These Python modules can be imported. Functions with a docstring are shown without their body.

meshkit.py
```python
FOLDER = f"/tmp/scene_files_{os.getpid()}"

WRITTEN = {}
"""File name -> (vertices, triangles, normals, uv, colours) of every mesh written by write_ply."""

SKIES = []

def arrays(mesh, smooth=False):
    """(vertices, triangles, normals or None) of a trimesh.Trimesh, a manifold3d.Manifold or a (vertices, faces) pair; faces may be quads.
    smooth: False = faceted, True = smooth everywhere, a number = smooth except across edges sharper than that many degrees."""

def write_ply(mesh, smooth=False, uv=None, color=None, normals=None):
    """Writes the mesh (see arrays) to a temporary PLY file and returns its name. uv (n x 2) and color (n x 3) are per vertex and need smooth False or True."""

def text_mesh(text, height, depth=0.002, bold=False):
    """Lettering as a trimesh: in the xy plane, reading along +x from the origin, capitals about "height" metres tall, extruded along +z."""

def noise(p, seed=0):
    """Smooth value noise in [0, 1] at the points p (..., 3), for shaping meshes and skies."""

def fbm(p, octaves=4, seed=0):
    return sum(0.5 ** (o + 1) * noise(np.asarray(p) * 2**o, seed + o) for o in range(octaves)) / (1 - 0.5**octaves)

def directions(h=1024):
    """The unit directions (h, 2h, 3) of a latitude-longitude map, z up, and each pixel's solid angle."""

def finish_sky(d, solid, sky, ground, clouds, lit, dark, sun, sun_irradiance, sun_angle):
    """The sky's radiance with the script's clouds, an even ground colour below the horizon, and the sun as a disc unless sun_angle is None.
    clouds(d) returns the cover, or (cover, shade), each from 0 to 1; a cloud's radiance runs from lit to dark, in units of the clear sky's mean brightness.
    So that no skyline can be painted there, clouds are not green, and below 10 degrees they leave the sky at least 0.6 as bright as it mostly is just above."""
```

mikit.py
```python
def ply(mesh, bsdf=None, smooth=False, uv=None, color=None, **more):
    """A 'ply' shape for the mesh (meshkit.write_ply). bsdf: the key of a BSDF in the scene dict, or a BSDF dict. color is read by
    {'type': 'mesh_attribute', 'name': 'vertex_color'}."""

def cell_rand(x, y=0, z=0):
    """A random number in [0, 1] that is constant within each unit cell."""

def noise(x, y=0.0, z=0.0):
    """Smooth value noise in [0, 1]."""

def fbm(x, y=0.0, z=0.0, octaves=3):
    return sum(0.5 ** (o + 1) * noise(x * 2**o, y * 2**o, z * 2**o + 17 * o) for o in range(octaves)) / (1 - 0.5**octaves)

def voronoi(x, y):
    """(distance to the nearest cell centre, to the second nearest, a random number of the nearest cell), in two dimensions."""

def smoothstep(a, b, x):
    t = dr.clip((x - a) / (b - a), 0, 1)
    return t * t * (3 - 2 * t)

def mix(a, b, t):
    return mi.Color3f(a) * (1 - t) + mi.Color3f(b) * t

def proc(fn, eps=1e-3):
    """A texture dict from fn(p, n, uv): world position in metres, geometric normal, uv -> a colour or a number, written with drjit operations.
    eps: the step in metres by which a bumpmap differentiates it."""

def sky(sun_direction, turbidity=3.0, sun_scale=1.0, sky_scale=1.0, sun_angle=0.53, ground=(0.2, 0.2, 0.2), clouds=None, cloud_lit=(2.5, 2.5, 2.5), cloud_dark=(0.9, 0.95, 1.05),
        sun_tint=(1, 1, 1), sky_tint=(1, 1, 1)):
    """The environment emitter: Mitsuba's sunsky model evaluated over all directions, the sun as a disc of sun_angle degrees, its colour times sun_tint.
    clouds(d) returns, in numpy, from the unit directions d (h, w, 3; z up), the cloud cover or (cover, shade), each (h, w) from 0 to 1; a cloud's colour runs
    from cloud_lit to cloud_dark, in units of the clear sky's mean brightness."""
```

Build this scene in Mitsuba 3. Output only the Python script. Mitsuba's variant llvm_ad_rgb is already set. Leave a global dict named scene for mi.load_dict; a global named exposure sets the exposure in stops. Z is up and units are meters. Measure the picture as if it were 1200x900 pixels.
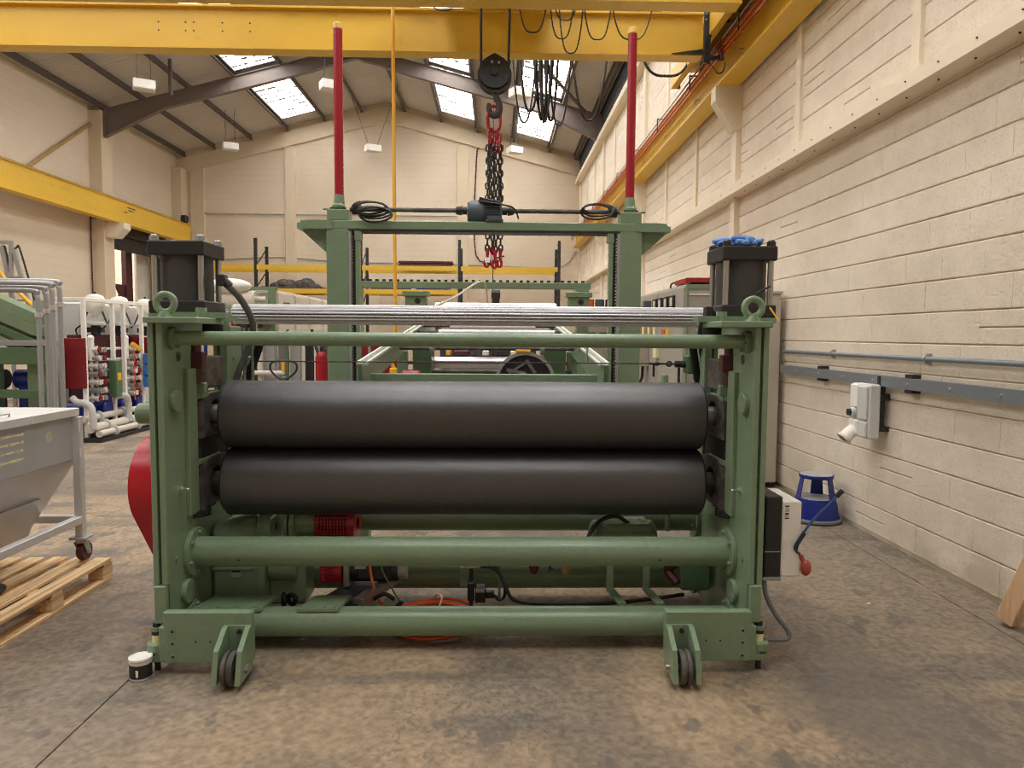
import math, random
import numpy as np, trimesh, drjit as dr, mitsuba as mi, mikit, meshkit
from shapely.geometry import Polygon
from mikit import proc, noise, fbm, voronoi, cell_rand, smoothstep, mix

T = mi.ScalarTransform4f
random.seed(7)
RNG = np.random.default_rng(7)
scene, labels = {'type': 'scene'}, {}

# ---------------------------------------------------------------- camera, light, exposure
EYE = np.array([0.0, 0.0, 1.65])                      # eye height of someone standing on the workshop floor
FWD = np.array([0.02271883, 0.99743207, -0.06791995])
RGT = np.array([0.99972703, -0.02229554, 0.00698378])
UPV = np.array([-0.00545153, 0.06806007, 0.99766633])
FOCAL = 850.0                                         # in pixels of a 1200 wide picture
scene['camera'] = {'type': 'perspective', 'fov_axis': 'x', 'fov': math.degrees(2 * math.atan(600 / FOCAL)), 'near_clip': 0.05, 'far_clip': 200.0,
                   'to_world': T().look_at(origin=EYE.tolist(), target=(EYE + FWD).tolist(), up=UPV.tolist())}
exposure = 0.45
SKYLIGHT = 7.0                                        # radiance of the daylit translucent roof sheets
SKYTINT = (1.0, 0.985, 0.96)


def at(px, py, Y):
    """World point at depth Y (metres into the hall) read off the photograph."""
    d = FWD + RGT * (px - 600) / FOCAL - UPV * (py - 450) / FOCAL
    return EYE + d * (Y / d[1])


# ---------------------------------------------------------------- mesh helpers
def _bevel_faces():
    from scipy.spatial import ConvexHull
    v = _bevel_verts(-1, 1, -1, 1, -1, 1, 0.2)
    h = ConvexHull(v)
    f = h.simplices.copy()
    n = np.cross(v[f[:, 1]] - v[f[:, 0]], v[f[:, 2]] - v[f[:, 0]])
    flip = (n * h.equations[:, :3]).sum(1) < 0
    f[flip] = f[flip][:, ::-1]
    return f


def _bevel_verts(x0, x1, y0, y1, z0, z1, b):
    out = []
    for sx in (0, 1):
        for sy in (0, 1):
            for sz in (0, 1):
                X, Y, Z = (x0, x1)[sx], (y0, y1)[sy], (z0, z1)[sz]
                ix, iy, iz = X + b * (1 - 2 * sx), Y + b * (1 - 2 * sy), Z + b * (1 - 2 * sz)
                out += [(X, iy, iz), (ix, Y, iz), (ix, iy, Z)]
    return np.array(out, float)


BEVEL = _bevel_faces()
BOXF = np.array([[0, 1, 3], [0, 3, 2], [4, 6, 7], [4, 7, 5], [0, 4, 5], [0, 5, 1], [2, 3, 7], [2, 7, 6], [0, 2, 6], [0, 6, 4], [1, 5, 7], [1, 7, 3]])


def frame_of(d):
    d = np.asarray(d, float)
    d = d / np.linalg.norm(d)
    a = np.cross(d, [0, 0, 1.0] if abs(d[2]) < 0.95 else [1.0, 0, 0])
    a /= np.linalg.norm(a)
    return d, a, np.cross(d, a)


class G:
    """Collects pieces into one mesh."""

    def __init__(s):
        s.v, s.f, s.n = [], [], 0

    def add(s, v, f):
        v = np.asarray(v, float)
        s.v.append(v); s.f.append(np.asarray(f, int) + s.n); s.n += len(v)
        return s

    def box(s, x0, x1, y0, y1, z0, z1, b=0.0):
        x0, x1, y0, y1, z0, z1 = min(x0, x1), max(x0, x1), min(y0, y1), max(y0, y1), min(z0, z1), max(z0, z1)
        if b:
            return s.add(_bevel_verts(x0, x1, y0, y1, z0, z1, b), BEVEL)
        return s.add([[x, y, z] for x in (x0, x1) for y in (y0, y1) for z in (z0, z1)], BOXF)

    def bar(s, p0, p1, w, h, b=0.0):
        """A bar of section w (sideways) by h (up) from p0 to p1."""
        p0, p1 = np.asarray(p0, float), np.asarray(p1, float)
        L = np.linalg.norm(p1 - p0)
        d, a, c = frame_of(p1 - p0)
        if b:
            v = _bevel_verts(-w / 2, w / 2, -h / 2, h / 2, 0, L, b); f = BEVEL
        else:
            v = np.array([[x, y, z] for x in (-w / 2, w / 2) for y in (-h / 2, h / 2) for z in (0, L)], float); f = BOXF
        v = p0 + v[:, :1] * a + v[:, 1:2] * c + v[:, 2:] * d
        if np.linalg.det([a, c, d]) < 0:
            f = f[:, ::-1]
        return s.add(v, f)

    def lathe(s, prof, o, d, n=24):
        """prof: (radius, height along d) from o; a closed surface of revolution when it starts and ends at radius 0."""
        d, a, c = frame_of(d)
        o = np.asarray(o, float)
        t = np.arange(n) * 2 * math.pi / n
        ring = np.cos(t)[:, None] * a + np.sin(t)[:, None] * c
        v = np.vstack([o + d * h + ring * max(r, 1e-5) for r, h in prof])
        f, m = [], len(prof)
        i, j = np.meshgrid(np.arange(m - 1), np.arange(n), indexing='ij')
        A, B, C, D = i * n + j, i * n + (j + 1) % n, (i + 1) * n + (j + 1) % n, (i + 1) * n + j
        f = np.vstack([np.stack([A, B, C], -1).reshape(-1, 3), np.stack([A, C, D], -1).reshape(-1, 3)])
        if np.linalg.det([a, c, d]) < 0:
            f = f[:, ::-1]
        return s.add(v, f)

    def cyl(s, p0, p1, r, r2=None, n=20, b=0.0):
        p0, p1 = np.asarray(p0, float), np.asarray(p1, float)
        L, r2 = np.linalg.norm(p1 - p0), r if r2 is None else r2
        prof = [(0, 0), (r - b, 0), (r, b), (r2, L - b), (r2 - b, L), (0, L)] if b else [(0, 0), (r, 0), (r2, L), (0, L)]
        return s.lathe(prof, p0, p1 - p0, n)

    def ring(s, p0, p1, ro, ri, n=28):
        p0, p1 = np.asarray(p0, float), np.asarray(p1, float)
        L = np.linalg.norm(p1 - p0)
        return s.lathe([(ri, 0), (ro, 0), (ro, L), (ri, L), (ri, 0)], p0, p1 - p0, n)

    def tube(s, pts, r, n=8, closed=False):
        p = np.asarray(pts, float)
        m = len(p)
        t = (np.roll(p, -1, 0) - np.roll(p, 1, 0)) if closed else np.gradient(p, axis=0)
        t /= np.linalg.norm(t, axis=1, keepdims=True) + 1e-12
        a = np.zeros_like(p)
        _, a0, _ = frame_of(t[0])
        for i in range(m):
            a0 = a0 - t[i] * (a0 @ t[i]); a0 /= np.linalg.norm(a0); a[i] = a0
        c = np.cross(t, a)
        ang = np.arange(n) * 2 * math.pi / n
        rr = np.broadcast_to(r, (m,))
        v = (p[:, None] + rr[:, None, None] * (np.cos(ang)[None, :, None] * a[:, None] + np.sin(ang)[None, :, None] * c[:, None])).reshape(-1, 3)
        k = m if closed else m - 1
        i, j = np.meshgrid(np.arange(k), np.arange(n), indexing='ij')
        i2 = (i + 1) % m
        A, B, C, D = i * n + j, i * n + (j + 1) % n, i2 * n + (j + 1) % n, i2 * n + j
        f = np.vstack([np.stack([A, B, C], -1).reshape(-1, 3), np.stack([A, C, D], -1).reshape(-1, 3)])
        if not closed:
            v = np.vstack([v, p[:1], p[-1:]])
            q = np.arange(n)
            f = np.vstack([f, np.stack([(q + 1) % n, q, q * 0 + m * n], 1), np.stack([(m - 1) * n + q, (m - 1) * n + (q + 1) % n, q * 0 + m * n + 1], 1)])
        return s.add(v, f)

    def tor(s, c, axis, R, r, n=28, m=8):
        d, a, b = frame_of(axis)
        t = np.arange(n) * 2 * math.pi / n
        return s.tube(np.asarray(c, float) + R * (np.cos(t)[:, None] * a + np.sin(t)[:, None] * b), r, m, True)

    def sph(s, c, r, n=12):
        r = np.broadcast_to(np.asarray(r, float), (3,))
        m = trimesh.creation.uv_sphere(1.0, count=[n, n * 2])
        return s.add(np.asarray(m.vertices) * r + c, m.faces)

    def prism(s, poly, axis, a, b, holes=()):
        """axis x: poly is (y, z); axis y: (x, z); axis z: (x, y); extruded from a to b."""
        a, b = min(a, b), max(a, b)
        m = trimesh.creation.extrude_polygon(Polygon(poly, holes), b - a, engine='earcut')
        v, f = np.asarray(m.vertices), np.asarray(m.faces)
        u, w, h = v[:, 0], v[:, 1], v[:, 2] + a
        if axis == 'x':
            return s.add(np.c_[h, u, w], f)
        if axis == 'y':
            return s.add(np.c_[u, h, w], f[:, ::-1])
        return s.add(np.c_[u, w, h], f)

    def geo(s, mesh):
        return s.add(np.asarray(mesh.vertices), np.asarray(mesh.faces))

    def xf(s, R=None, t=(0, 0, 0)):
        for i in range(len(s.v)):
            s.v[i] = (s.v[i] @ np.asarray(R, float).T if R is not None else s.v[i]) + np.asarray(t, float)
        return s

    def mesh(s):
        return trimesh.Trimesh(np.vstack(s.v), np.vstack(s.f), process=False)


def rotz(a):
    c, n = math.cos(a), math.sin(a)
    return np.array([[c, -n, 0], [n, c, 0], [0, 0, 1.0]])


def spline(pts, n=8):
    p = np.asarray(pts, float)
    p = np.vstack([2 * p[0] - p[1], p, 2 * p[-1] - p[-2]])
    out = []
    for i in range(1, len(p) - 2):
        for t in np.arange(n) / n:
            out.append(0.5 * (2 * p[i] + (p[i + 1] - p[i - 1]) * t + (2 * p[i - 1] - 5 * p[i] + 4 * p[i + 1] - p[i + 2]) * t * t + (3 * p[i] - p[i - 1] - 3 * p[i + 1] + p[i + 2]) * t ** 3))
    return np.array(out + [p[-2]])


def circle(cx, cy, r, n=20, a0=0.0, a1=2 * math.pi):
    t = np.linspace(a0, a1, n, endpoint=abs(a1 - a0 - 2 * math.pi) > 1e-6)
    return [(cx + r * math.cos(x), cy + r * math.sin(x)) for x in t]


COUNT = {}


def numbered(key):
    k = COUNT.get(key, 0)
    COUNT[key] = k + 1
    return key if k == 0 else f'{key}_{k:03d}'


def obj(parent, name, g, mat, smooth=30, label=None, kind=None, **kw):
    """One mesh under a thing, a part or a piece of the setting; without a parent at top level."""
    key = numbered((parent + '__' if parent else '') + name)
    scene[key] = mikit.ply(g.mesh() if isinstance(g, G) else g, mat, smooth=smooth, **kw)
    e = {}
    if label: e['label'] = label
    if kind: e['kind'] = kind
    if e: labels[key] = e
    return key


def each(parent, name, g, mat, smooth=False, **kw):
    """Every primitive collected in g becomes a mesh of its own."""
    at0 = 0
    for v, f in zip(g.v, g.f):
        obj(parent, name, G().add(v, f - at0), mat, smooth, **kw)
        at0 += len(v)


def thing(name, label, cat, group=None):
    key = numbered(name)
    labels[key] = {'label': label, 'category': cat}
    if group: labels[key]['group'] = group
    return key


def solo(name, g, mat, label, cat, group=None, smooth=30):
    key = obj(None, name, g, mat, smooth)
    labels[key] = {'label': label, 'category': cat}
    if group: labels[key]['group'] = group
    return key


def struct(name, g, mat, smooth=False, **kw):
    key = obj(None, name, g, mat, smooth, **kw)
    labels[key] = {'kind': 'structure'}
    return key


def group_struct(name, label=None):
    labels[name] = {'kind': 'structure'}
    return name


# ---------------------------------------------------------------- materials
def lin(r, g, b):
    f = lambda c: c / 12.92 if c <= 0.04045 else ((c + 0.055) / 1.055) ** 2.4
    return [f(c / 255) for c in (r, g, b)]


def mat(name, col, rough=0.5, metal=0.0, spec=0.5, bump=None, scale=1.0, **kw):
    c = col if isinstance(col, dict) else {'type': 'rgb', 'value': list(col)}
    rg = rough if isinstance(rough, dict) else float(rough)
    d = {'type': 'principled', 'base_color': c, 'roughness': rg, 'metallic': float(metal), 'specular': float(spec), **kw}
    if bump is not None:
        d = {'type': 'bumpmap', 'arbitrary': bump, 'scale': scale, 'bsdf': d}
    scene[name] = {'type': 'twosided', 'bsdf': d}
    return name


def f_floor(p, n, uv):
    x, y = p.x, p.y
    big = fbm(x * 0.55 + 3, y * 0.45, 1.0, 3)
    mid = fbm(x * 2.3, y * 1.7 + 9, 2.0, 4)
    streak = fbm(x * 1.2 + 40, y * 5.0, 4.0, 3)
    fine = fbm(x * 38, y * 38, 3.0, 3)
    c = mix((0.315, 0.232, 0.150), (0.200, 0.157, 0.113), smoothstep(0.38, 0.66, mid))
    c = mix(c, (0.240, 0.195, 0.150), smoothstep(0.45, 0.75, big))
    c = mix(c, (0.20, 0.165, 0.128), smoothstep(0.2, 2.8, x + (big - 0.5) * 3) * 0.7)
    c = mix(c, (0.125, 0.110, 0.095), smoothstep(0.62, 0.80, streak) * 0.6)
    c = c * (0.55 + 0.68 * fine)
    mask = fbm(x * 1.3, y * 1.3 + 5, 6.0, 3)
    c = mix(c, (0.085, 0.076, 0.066), smoothstep(0.66, 0.80, noise(x * 85, y * 60, 7.0)) * smoothstep(0.4, 0.75, mask) * 0.45)
    chip = fbm(x * 6.5 + 1.5 * big, y * 5.0 + mid, 9.0, 4)
    c = mix(c, (0.095, 0.085, 0.076), smoothstep(0.69, 0.76, chip) * 0.6)
    stain = fbm(x * 1.1 + 20, y * 0.8, 11.0, 4)
    c = mix(c, (0.120, 0.105, 0.090), smoothstep(0.58, 0.72, stain) * 0.55)
    spk = noise(x * 31 + 5, y * 31, 2.5) * fbm(x * 3 + 11, y * 3, 1.5, 2)
    c = mix(c, (0.55, 0.50, 0.44), smoothstep(0.585, 0.63, spk) * 0.9)
    return c


def f_floor_rough(p, n, uv):
    return 0.42 + 0.3 * fbm(p.x * 1.7, p.y * 1.7, 5.0, 3)


def f_wall(p, n, uv):
    """Cream masonry paint: slight mottle, grime near the floor."""
    s = p.x + p.y
    a = fbm(s * 0.7, p.z * 1.1, 2.0, 3)
    b = fbm(s * 9.0, p.z * 9.0, 5.0, 3)
    c = mix((0.735, 0.655, 0.545), (0.665, 0.585, 0.475), smoothstep(0.3, 0.75, a))
    c = c * (0.93 + 0.14 * b) * (1 - 0.13 * smoothstep(0.64, 0.86, noise(s * 110, p.z * 110, 3.0)))
    g = smoothstep(0.55, 0.02, p.z + (a - 0.5) * 0.5) * smoothstep(0.35, 0.7, fbm(s * 3.0, p.z * 5.0, 8.0, 3))
    return mix(c, (0.40, 0.34, 0.23), g * 0.55)


def f_pit(p, n, uv):
    s = p.x + p.y
    return fbm(s * 55.0, p.z * 55.0, 1.0, 3) * 0.6 + smoothstep(0.62, 0.8, noise(s * 70, p.z * 70, 3.0)) * -0.35


def f_wall_far(p, n, uv):
    """The far walls: the same paint with the block courses and joints too small to build from here."""
    s = dr.select(dr.abs(n.y) > 0.5, p.x, p.y)
    a = fbm(s * 0.5, p.z * 0.6, 2.0, 3)
    c = mix((0.700, 0.600, 0.470), (0.620, 0.520, 0.400), smoothstep(0.3, 0.75, a))
    row = dr.floor((p.z - 0.03) / 0.225)
    fz = (p.z - 0.03) / 0.225 - row
    fs = s / 0.45 + 0.5 * (row - 2 * dr.floor(row / 2))
    fs = fs - dr.floor(fs)
    j = dr.maximum(smoothstep(0.07, 0.02, dr.minimum(fz, 1 - fz)), smoothstep(0.03, 0.01, dr.minimum(fs, 1 - fs)) * 0.5)
    return c * (1 - 0.07 * j * smoothstep(0.3, 0.6, fbm(s * 0.8, p.z * 1.3, 9.0, 2) + 0.15))


def f_green(p, n, uv):
    a = fbm(p.x * 3.1, p.y * 3.1, p.z * 3.1, 3)
    b = noise(p.x * 60, p.y * 60, p.z * 60)
    return mix((0.185, 0.265, 0.168), (0.157, 0.228, 0.144), a) * (0.95 + 0.10 * b)


def f_yellow(p, n, uv):
    a = fbm(p.x * 0.8, p.y * 0.8, p.z * 2.0, 3)
    b = fbm(p.x * 7, p.y * 7, p.z * 7, 3)
    return mix(mix((0.700, 0.440, 0.034), (0.580, 0.350, 0.038), a), (0.45, 0.26, 0.04), smoothstep(0.66, 0.85, b) * 0.3)


def f_rubber(p, n, uv):
    band = fbm(p.x * 2.2, 0.5, 1.0, 3)
    st = noise(p.x * 45, 2.0, dr.floor(p.z * 3))
    return mi.Color3f(0.0165, 0.017, 0.0205) * (0.75 + 0.45 * band + 0.12 * st)


def f_rubber_rough(p, n, uv):
    return 0.40 + 0.12 * fbm(p.x * 3.0, p.z * 2.0, 4.0, 2)


def f_wood(p, n, uv):
    g = fbm(p.y * 2.2, p.x * 48.0, p.z * 55.0, 3)
    k = fbm(p.y * 0.9 + 3, p.x * 7.0, p.z * 8.0, 2)
    b = cell_rand(dr.floor(p.x * 7.7), dr.floor(p.z * 20), 4)
    return mix((0.720, 0.520, 0.300), (0.500, 0.320, 0.160), smoothstep(0.35, 0.75, g)) * (0.72 + 0.36 * k + 0.16 * b)


def f_plank(p, n, uv):
    g = fbm(p.x * 60.0, p.y * 60.0, p.z * 3.0, 3)
    return mix((0.72, 0.50, 0.31), (0.56, 0.36, 0.20), smoothstep(0.35, 0.75, g))


def f_steel(p, n, uv):
    a = fbm(p.x * 5.0, p.y * 5.0, p.z * 5.0, 3)
    return mix((0.50, 0.49, 0.475), (0.36, 0.35, 0.34), a)


def f_liner(p, n, uv):
    w = p.y * 5.0
    l = w - dr.floor(w)
    a = fbm(p.x * 0.5, p.y * 0.7, 3.0, 3)
    return mix((0.56, 0.52, 0.475), (0.48, 0.445, 0.40), a) * (1 - 0.16 * smoothstep(0.06, 0.02, dr.minimum(l, 1 - l)))


def f_oxide(p, n, uv):
    a = fbm(p.x * 14, p.y * 14, p.z * 14, 3)
    return mix((0.062, 0.055, 0.052), (0.120, 0.104, 0.096), smoothstep(0.3, 0.7, a))


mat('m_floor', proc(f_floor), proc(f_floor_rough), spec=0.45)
mat('m_wall', proc(f_wall), 0.75, spec=0.25, bump=proc(f_pit, 1.5e-3), scale=0.004)
mat('m_wall_far', proc(f_wall_far), 0.8, spec=0.2)
mat('m_cream_paint', lin(222, 210, 188), 0.5)
mat('m_cream_dull', lin(206, 190, 164), 0.7)
mat('m_liner', proc(f_liner), 0.7, spec=0.3)
mat('m_purlin', lin(88, 78, 72), 0.6)
mat('m_rafter', lin(112, 100, 94), 0.55)
mat('m_green', proc(f_green), 0.30, spec=0.5)
mat('m_green_dark', lin(78, 104, 76), 0.4)
mat('m_yellow', proc(f_yellow), 0.42)
mat('m_yellow_plain', lin(226, 172, 52), 0.5)
mat('m_rubber', proc(f_rubber), proc(f_rubber_rough), spec=1.0, clearcoat=1.0, clearcoat_gloss=0.35)
mat('m_black', lin(34, 33, 35), 0.45)
mat('m_black_soft', lin(26, 26, 28), 0.7)
mat('m_cast', lin(58, 56, 56), 0.55)
mat('m_oxide', proc(f_oxide), 0.6, metal=0.3)
mat('m_steel', proc(f_steel), 0.34, metal=0.85)
mat('m_rag', lin(104, 146, 206), 0.8)
mat('m_channel', lin(126, 134, 140), 0.42, metal=0.4)
mat('m_alu', lin(198, 198, 196), 0.38, metal=0.3)
mat('m_cladding', lin(66, 68, 72), 0.6)
mat('m_galv', lin(158, 160, 162), 0.40, metal=0.4)
mat('m_stainless', lin(186, 188, 192), 0.34, metal=0.5)
mat('m_chrome', lin(225, 225, 230), 0.22, metal=0.9)
mat('m_red', lin(152, 20, 36), 0.32)
mat('m_red_dark', lin(128, 24, 34), 0.45)
mat('m_red_guard', lin(188, 24, 40), 0.30)
mat('m_plug', lin(160, 70, 62), 0.5)
mat('m_flute', lin(226, 226, 230), 0.35, metal=0.4)
mat('m_cap', lin(228, 190, 104), 0.5)
mat('m_maroon', lin(74, 30, 36), 0.5)
mat('m_white', lin(232, 230, 224), 0.4)
mat('m_white_dirty', lin(208, 202, 190), 0.5)
mat('m_grey', lin(150, 150, 148), 0.5)
mat('m_grey_light', lin(196, 197, 194), 0.45)
mat('m_cabinet', lin(172, 164, 148), 0.45)
mat('m_cabinet_grey', lin(160, 156, 146), 0.45)
mat('m_blue', lin(22, 38, 122), 0.35)
mat('m_blue_cable', lin(38, 78, 130), 0.5)
mat('m_brace', lin(168, 138, 88), 0.6)
mat('m_plank', proc(f_plank), 0.7, spec=0.25)
mat('m_blue_light', lin(60, 120, 200), 0.5)
mat('m_motor', lin(72, 84, 92), 0.4)
mat('m_orange', lin(206, 92, 44), 0.45)
mat('m_hose_grey', lin(104, 104, 106), 0.5)
mat('m_wood', proc(f_wood), 0.7, spec=0.25)
mat('m_card', lin(150, 116, 82), 0.8)
mat('m_film', lin(236, 238, 244), 0.25)
mat('m_pink_wood', lin(206, 178, 170), 0.8)
mat('m_sticker', lin(222, 222, 214), 0.5)
mat('m_ink', lin(40, 40, 42), 0.6)
mat('m_stencil', lin(222, 218, 170), 0.6)
mat('m_lid', lin(214, 214, 212), 0.35, metal=0.3)
mat('m_glass_lamp', lin(206, 204, 196), 0.4)
mat('m_joint', lin(150, 138, 118), 0.9)
mat('m_grp', lin(220, 226, 232), 0.5)
# ---------------------------------------------------------------- the hall
WR, WL, YB, YF = 3.13, -11.75, 27.4, -8.2             # right wall, left wall, end wall, wall behind the camera
RIDGE, APEX, PITCH = -4.1, 10.17, 0.262
BAYS = [3.6, 9.65, 15.7, 21.75]                         # steel frames


def roof(x):
    return APEX - PITCH * abs(x - RIDGE)


# floor: concrete bays with open joints between them
group_struct('floor')
obj('floor', 'base', G().box(-12.2, 3.5, YF - 0.3, YB + 0.3, -0.3, -0.012), 'm_joint', False)
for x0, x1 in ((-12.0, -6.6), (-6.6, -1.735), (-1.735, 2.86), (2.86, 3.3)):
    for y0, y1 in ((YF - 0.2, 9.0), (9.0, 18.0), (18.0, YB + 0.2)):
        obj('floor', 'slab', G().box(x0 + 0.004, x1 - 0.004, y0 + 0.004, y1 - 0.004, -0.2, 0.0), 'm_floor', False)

# right wall: painted concrete blocks
group_struct('wall_right')
obj('wall_right', 'backing', G().box(WR + 0.016, WR + 0.4, YF, YB + 0.3, 0.0, 8.6), 'm_wall', False)
obj('wall_right', 'plain_face', G().box(WR, WR + 0.1, YF, 3.25, 0.0, 8.4), 'm_wall', False)


def px_area(pts):
    d = np.asarray(pts, float) - EYE
    z = d @ FWD
    if z.min() < 0.2: return 0.0
    x, y = 600 + FOCAL * (d @ RGT) / z, 450 - FOCAL * (d @ UPV) / z
    if x.min() > 1200 or x.max() < 0 or y.min() > 900 or y.max() < 0: return 0.0
    return 0.5 * abs((x[0] - x[2]) * (y[1] - y[3]) - (x[1] - x[3]) * (y[0] - y[2]))


BLOCKS = []
for k in range(37):
    z0 = 0.03 + 0.225 * k
    off = 3.25 + (0.0 if k % 2 else 0.225) + (0.02 * ((k * 7) % 5) - 0.04)
    y = off - 0.45
    while y < YB:
        a, b = max(y, 3.25), min(y + 0.45, YB)
        if b - a > 0.05:
            split = RNG.random() < 0.07
            for za, zb in (((z0, z0 + 0.112), (z0 + 0.112, z0 + 0.225)) if split else ((z0, z0 + 0.225),)):
                BLOCKS.append((px_area([(WR, a, za), (WR, b, za), (WR, b, zb), (WR, a, zb)]), a, b, za, zb))
        y += 0.45
BLOCKS.sort(key=lambda q: -q[0])
SHARED = {}
rest = G()
for i, (area, a, b, za, zb) in enumerate(BLOCKS):
    w, h = round(b - a, 3), round(zb - za, 3)
    pr = RNG.uniform(-0.0012, 0.0012)
    if i < 298:
        if (w, h) not in SHARED:
            SHARED[w, h] = mikit.ply(G().prism([(0.004, 0.0045), (0.05, 0.0045), (0.05, h - 0.0045), (0.004, h - 0.0045), (0, h - 0.009), (0, 0.009)], 'y', 0.0008, w - 0.0008).mesh(), 'm_wall', smooth=False)
        scene[numbered('wall_right__block')] = {**SHARED[w, h], 'to_world': T().translate([WR + pr, a, za])}
    else:
        rest.box(WR + pr, WR + 0.05, a + 0.0003, b - 0.0003, za + 0.0045, zb - 0.0045)
obj('wall_right', 'blockwork', rest, 'm_wall', False, kind='stuff')
for y in (5.47, 7.6, 11.45, 13.45, 17.4, 19.4, 23.3, 25.3):
    obj('wall_right', 'post', G().box(WR - 0.035, WR + 0.02, y - 0.055, y + 0.055, 3.53, 7.30, 0.006), 'm_cream_paint', False)
for y in (9.5, 15.4, 21.3, 27.1):
    obj('wall_right', 'column', G().box(WR - 0.07, WR + 0.02, y - 0.09, y + 0.09, 0.0, 7.30, 0.006), 'm_cream_paint', False)
for y in (3.6, 9.5, 15.4, 21.3):
    obj('wall_right', 'corbel', G().prism([(WR, 4.83), (2.78, 4.83), (2.78, 4.64), (3.02, 4.28), (WR, 4.28)], 'y', y - 0.10, y + 0.10), 'm_cream_paint', False)
# ledges along the right wall
group_struct('trim_1')
obj('trim_1', 'flange', G().box(2.945, 2.957, YF, YB, 3.43, 3.545), 'm_cream_paint', False)
obj('trim_1', 'web', G().box(2.95, WR + 0.03, YF, YB, 3.43, 3.442).box(2.95, WR + 0.03, YF, YB, 3.52, 3.545), 'm_cream_paint', False)
for i in range(16):
    y = 4.13 + 0.39 * i
    g = G().cyl((2.945, y, 3.488), (2.937, y, 3.488), 0.006, n=8)
    g.cyl((3.045, y + 0.16, 3.43), (3.045, y + 0.16, 3.422), 0.007, n=8)
    each('trim_1', 'bolt', g, 'm_black')
obj('wall_right', 'cladding', G().box(WR - 0.05, WR + 0.02, YF, YB - 0.05, 7.42, 8.35), 'm_cladding', False)
group_struct('trim_2')
obj('trim_2', 'beam', G().box(2.93, WR + 0.03, YF, YB, 7.25, 7.42, 0.01), 'm_cream_paint', False)

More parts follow.
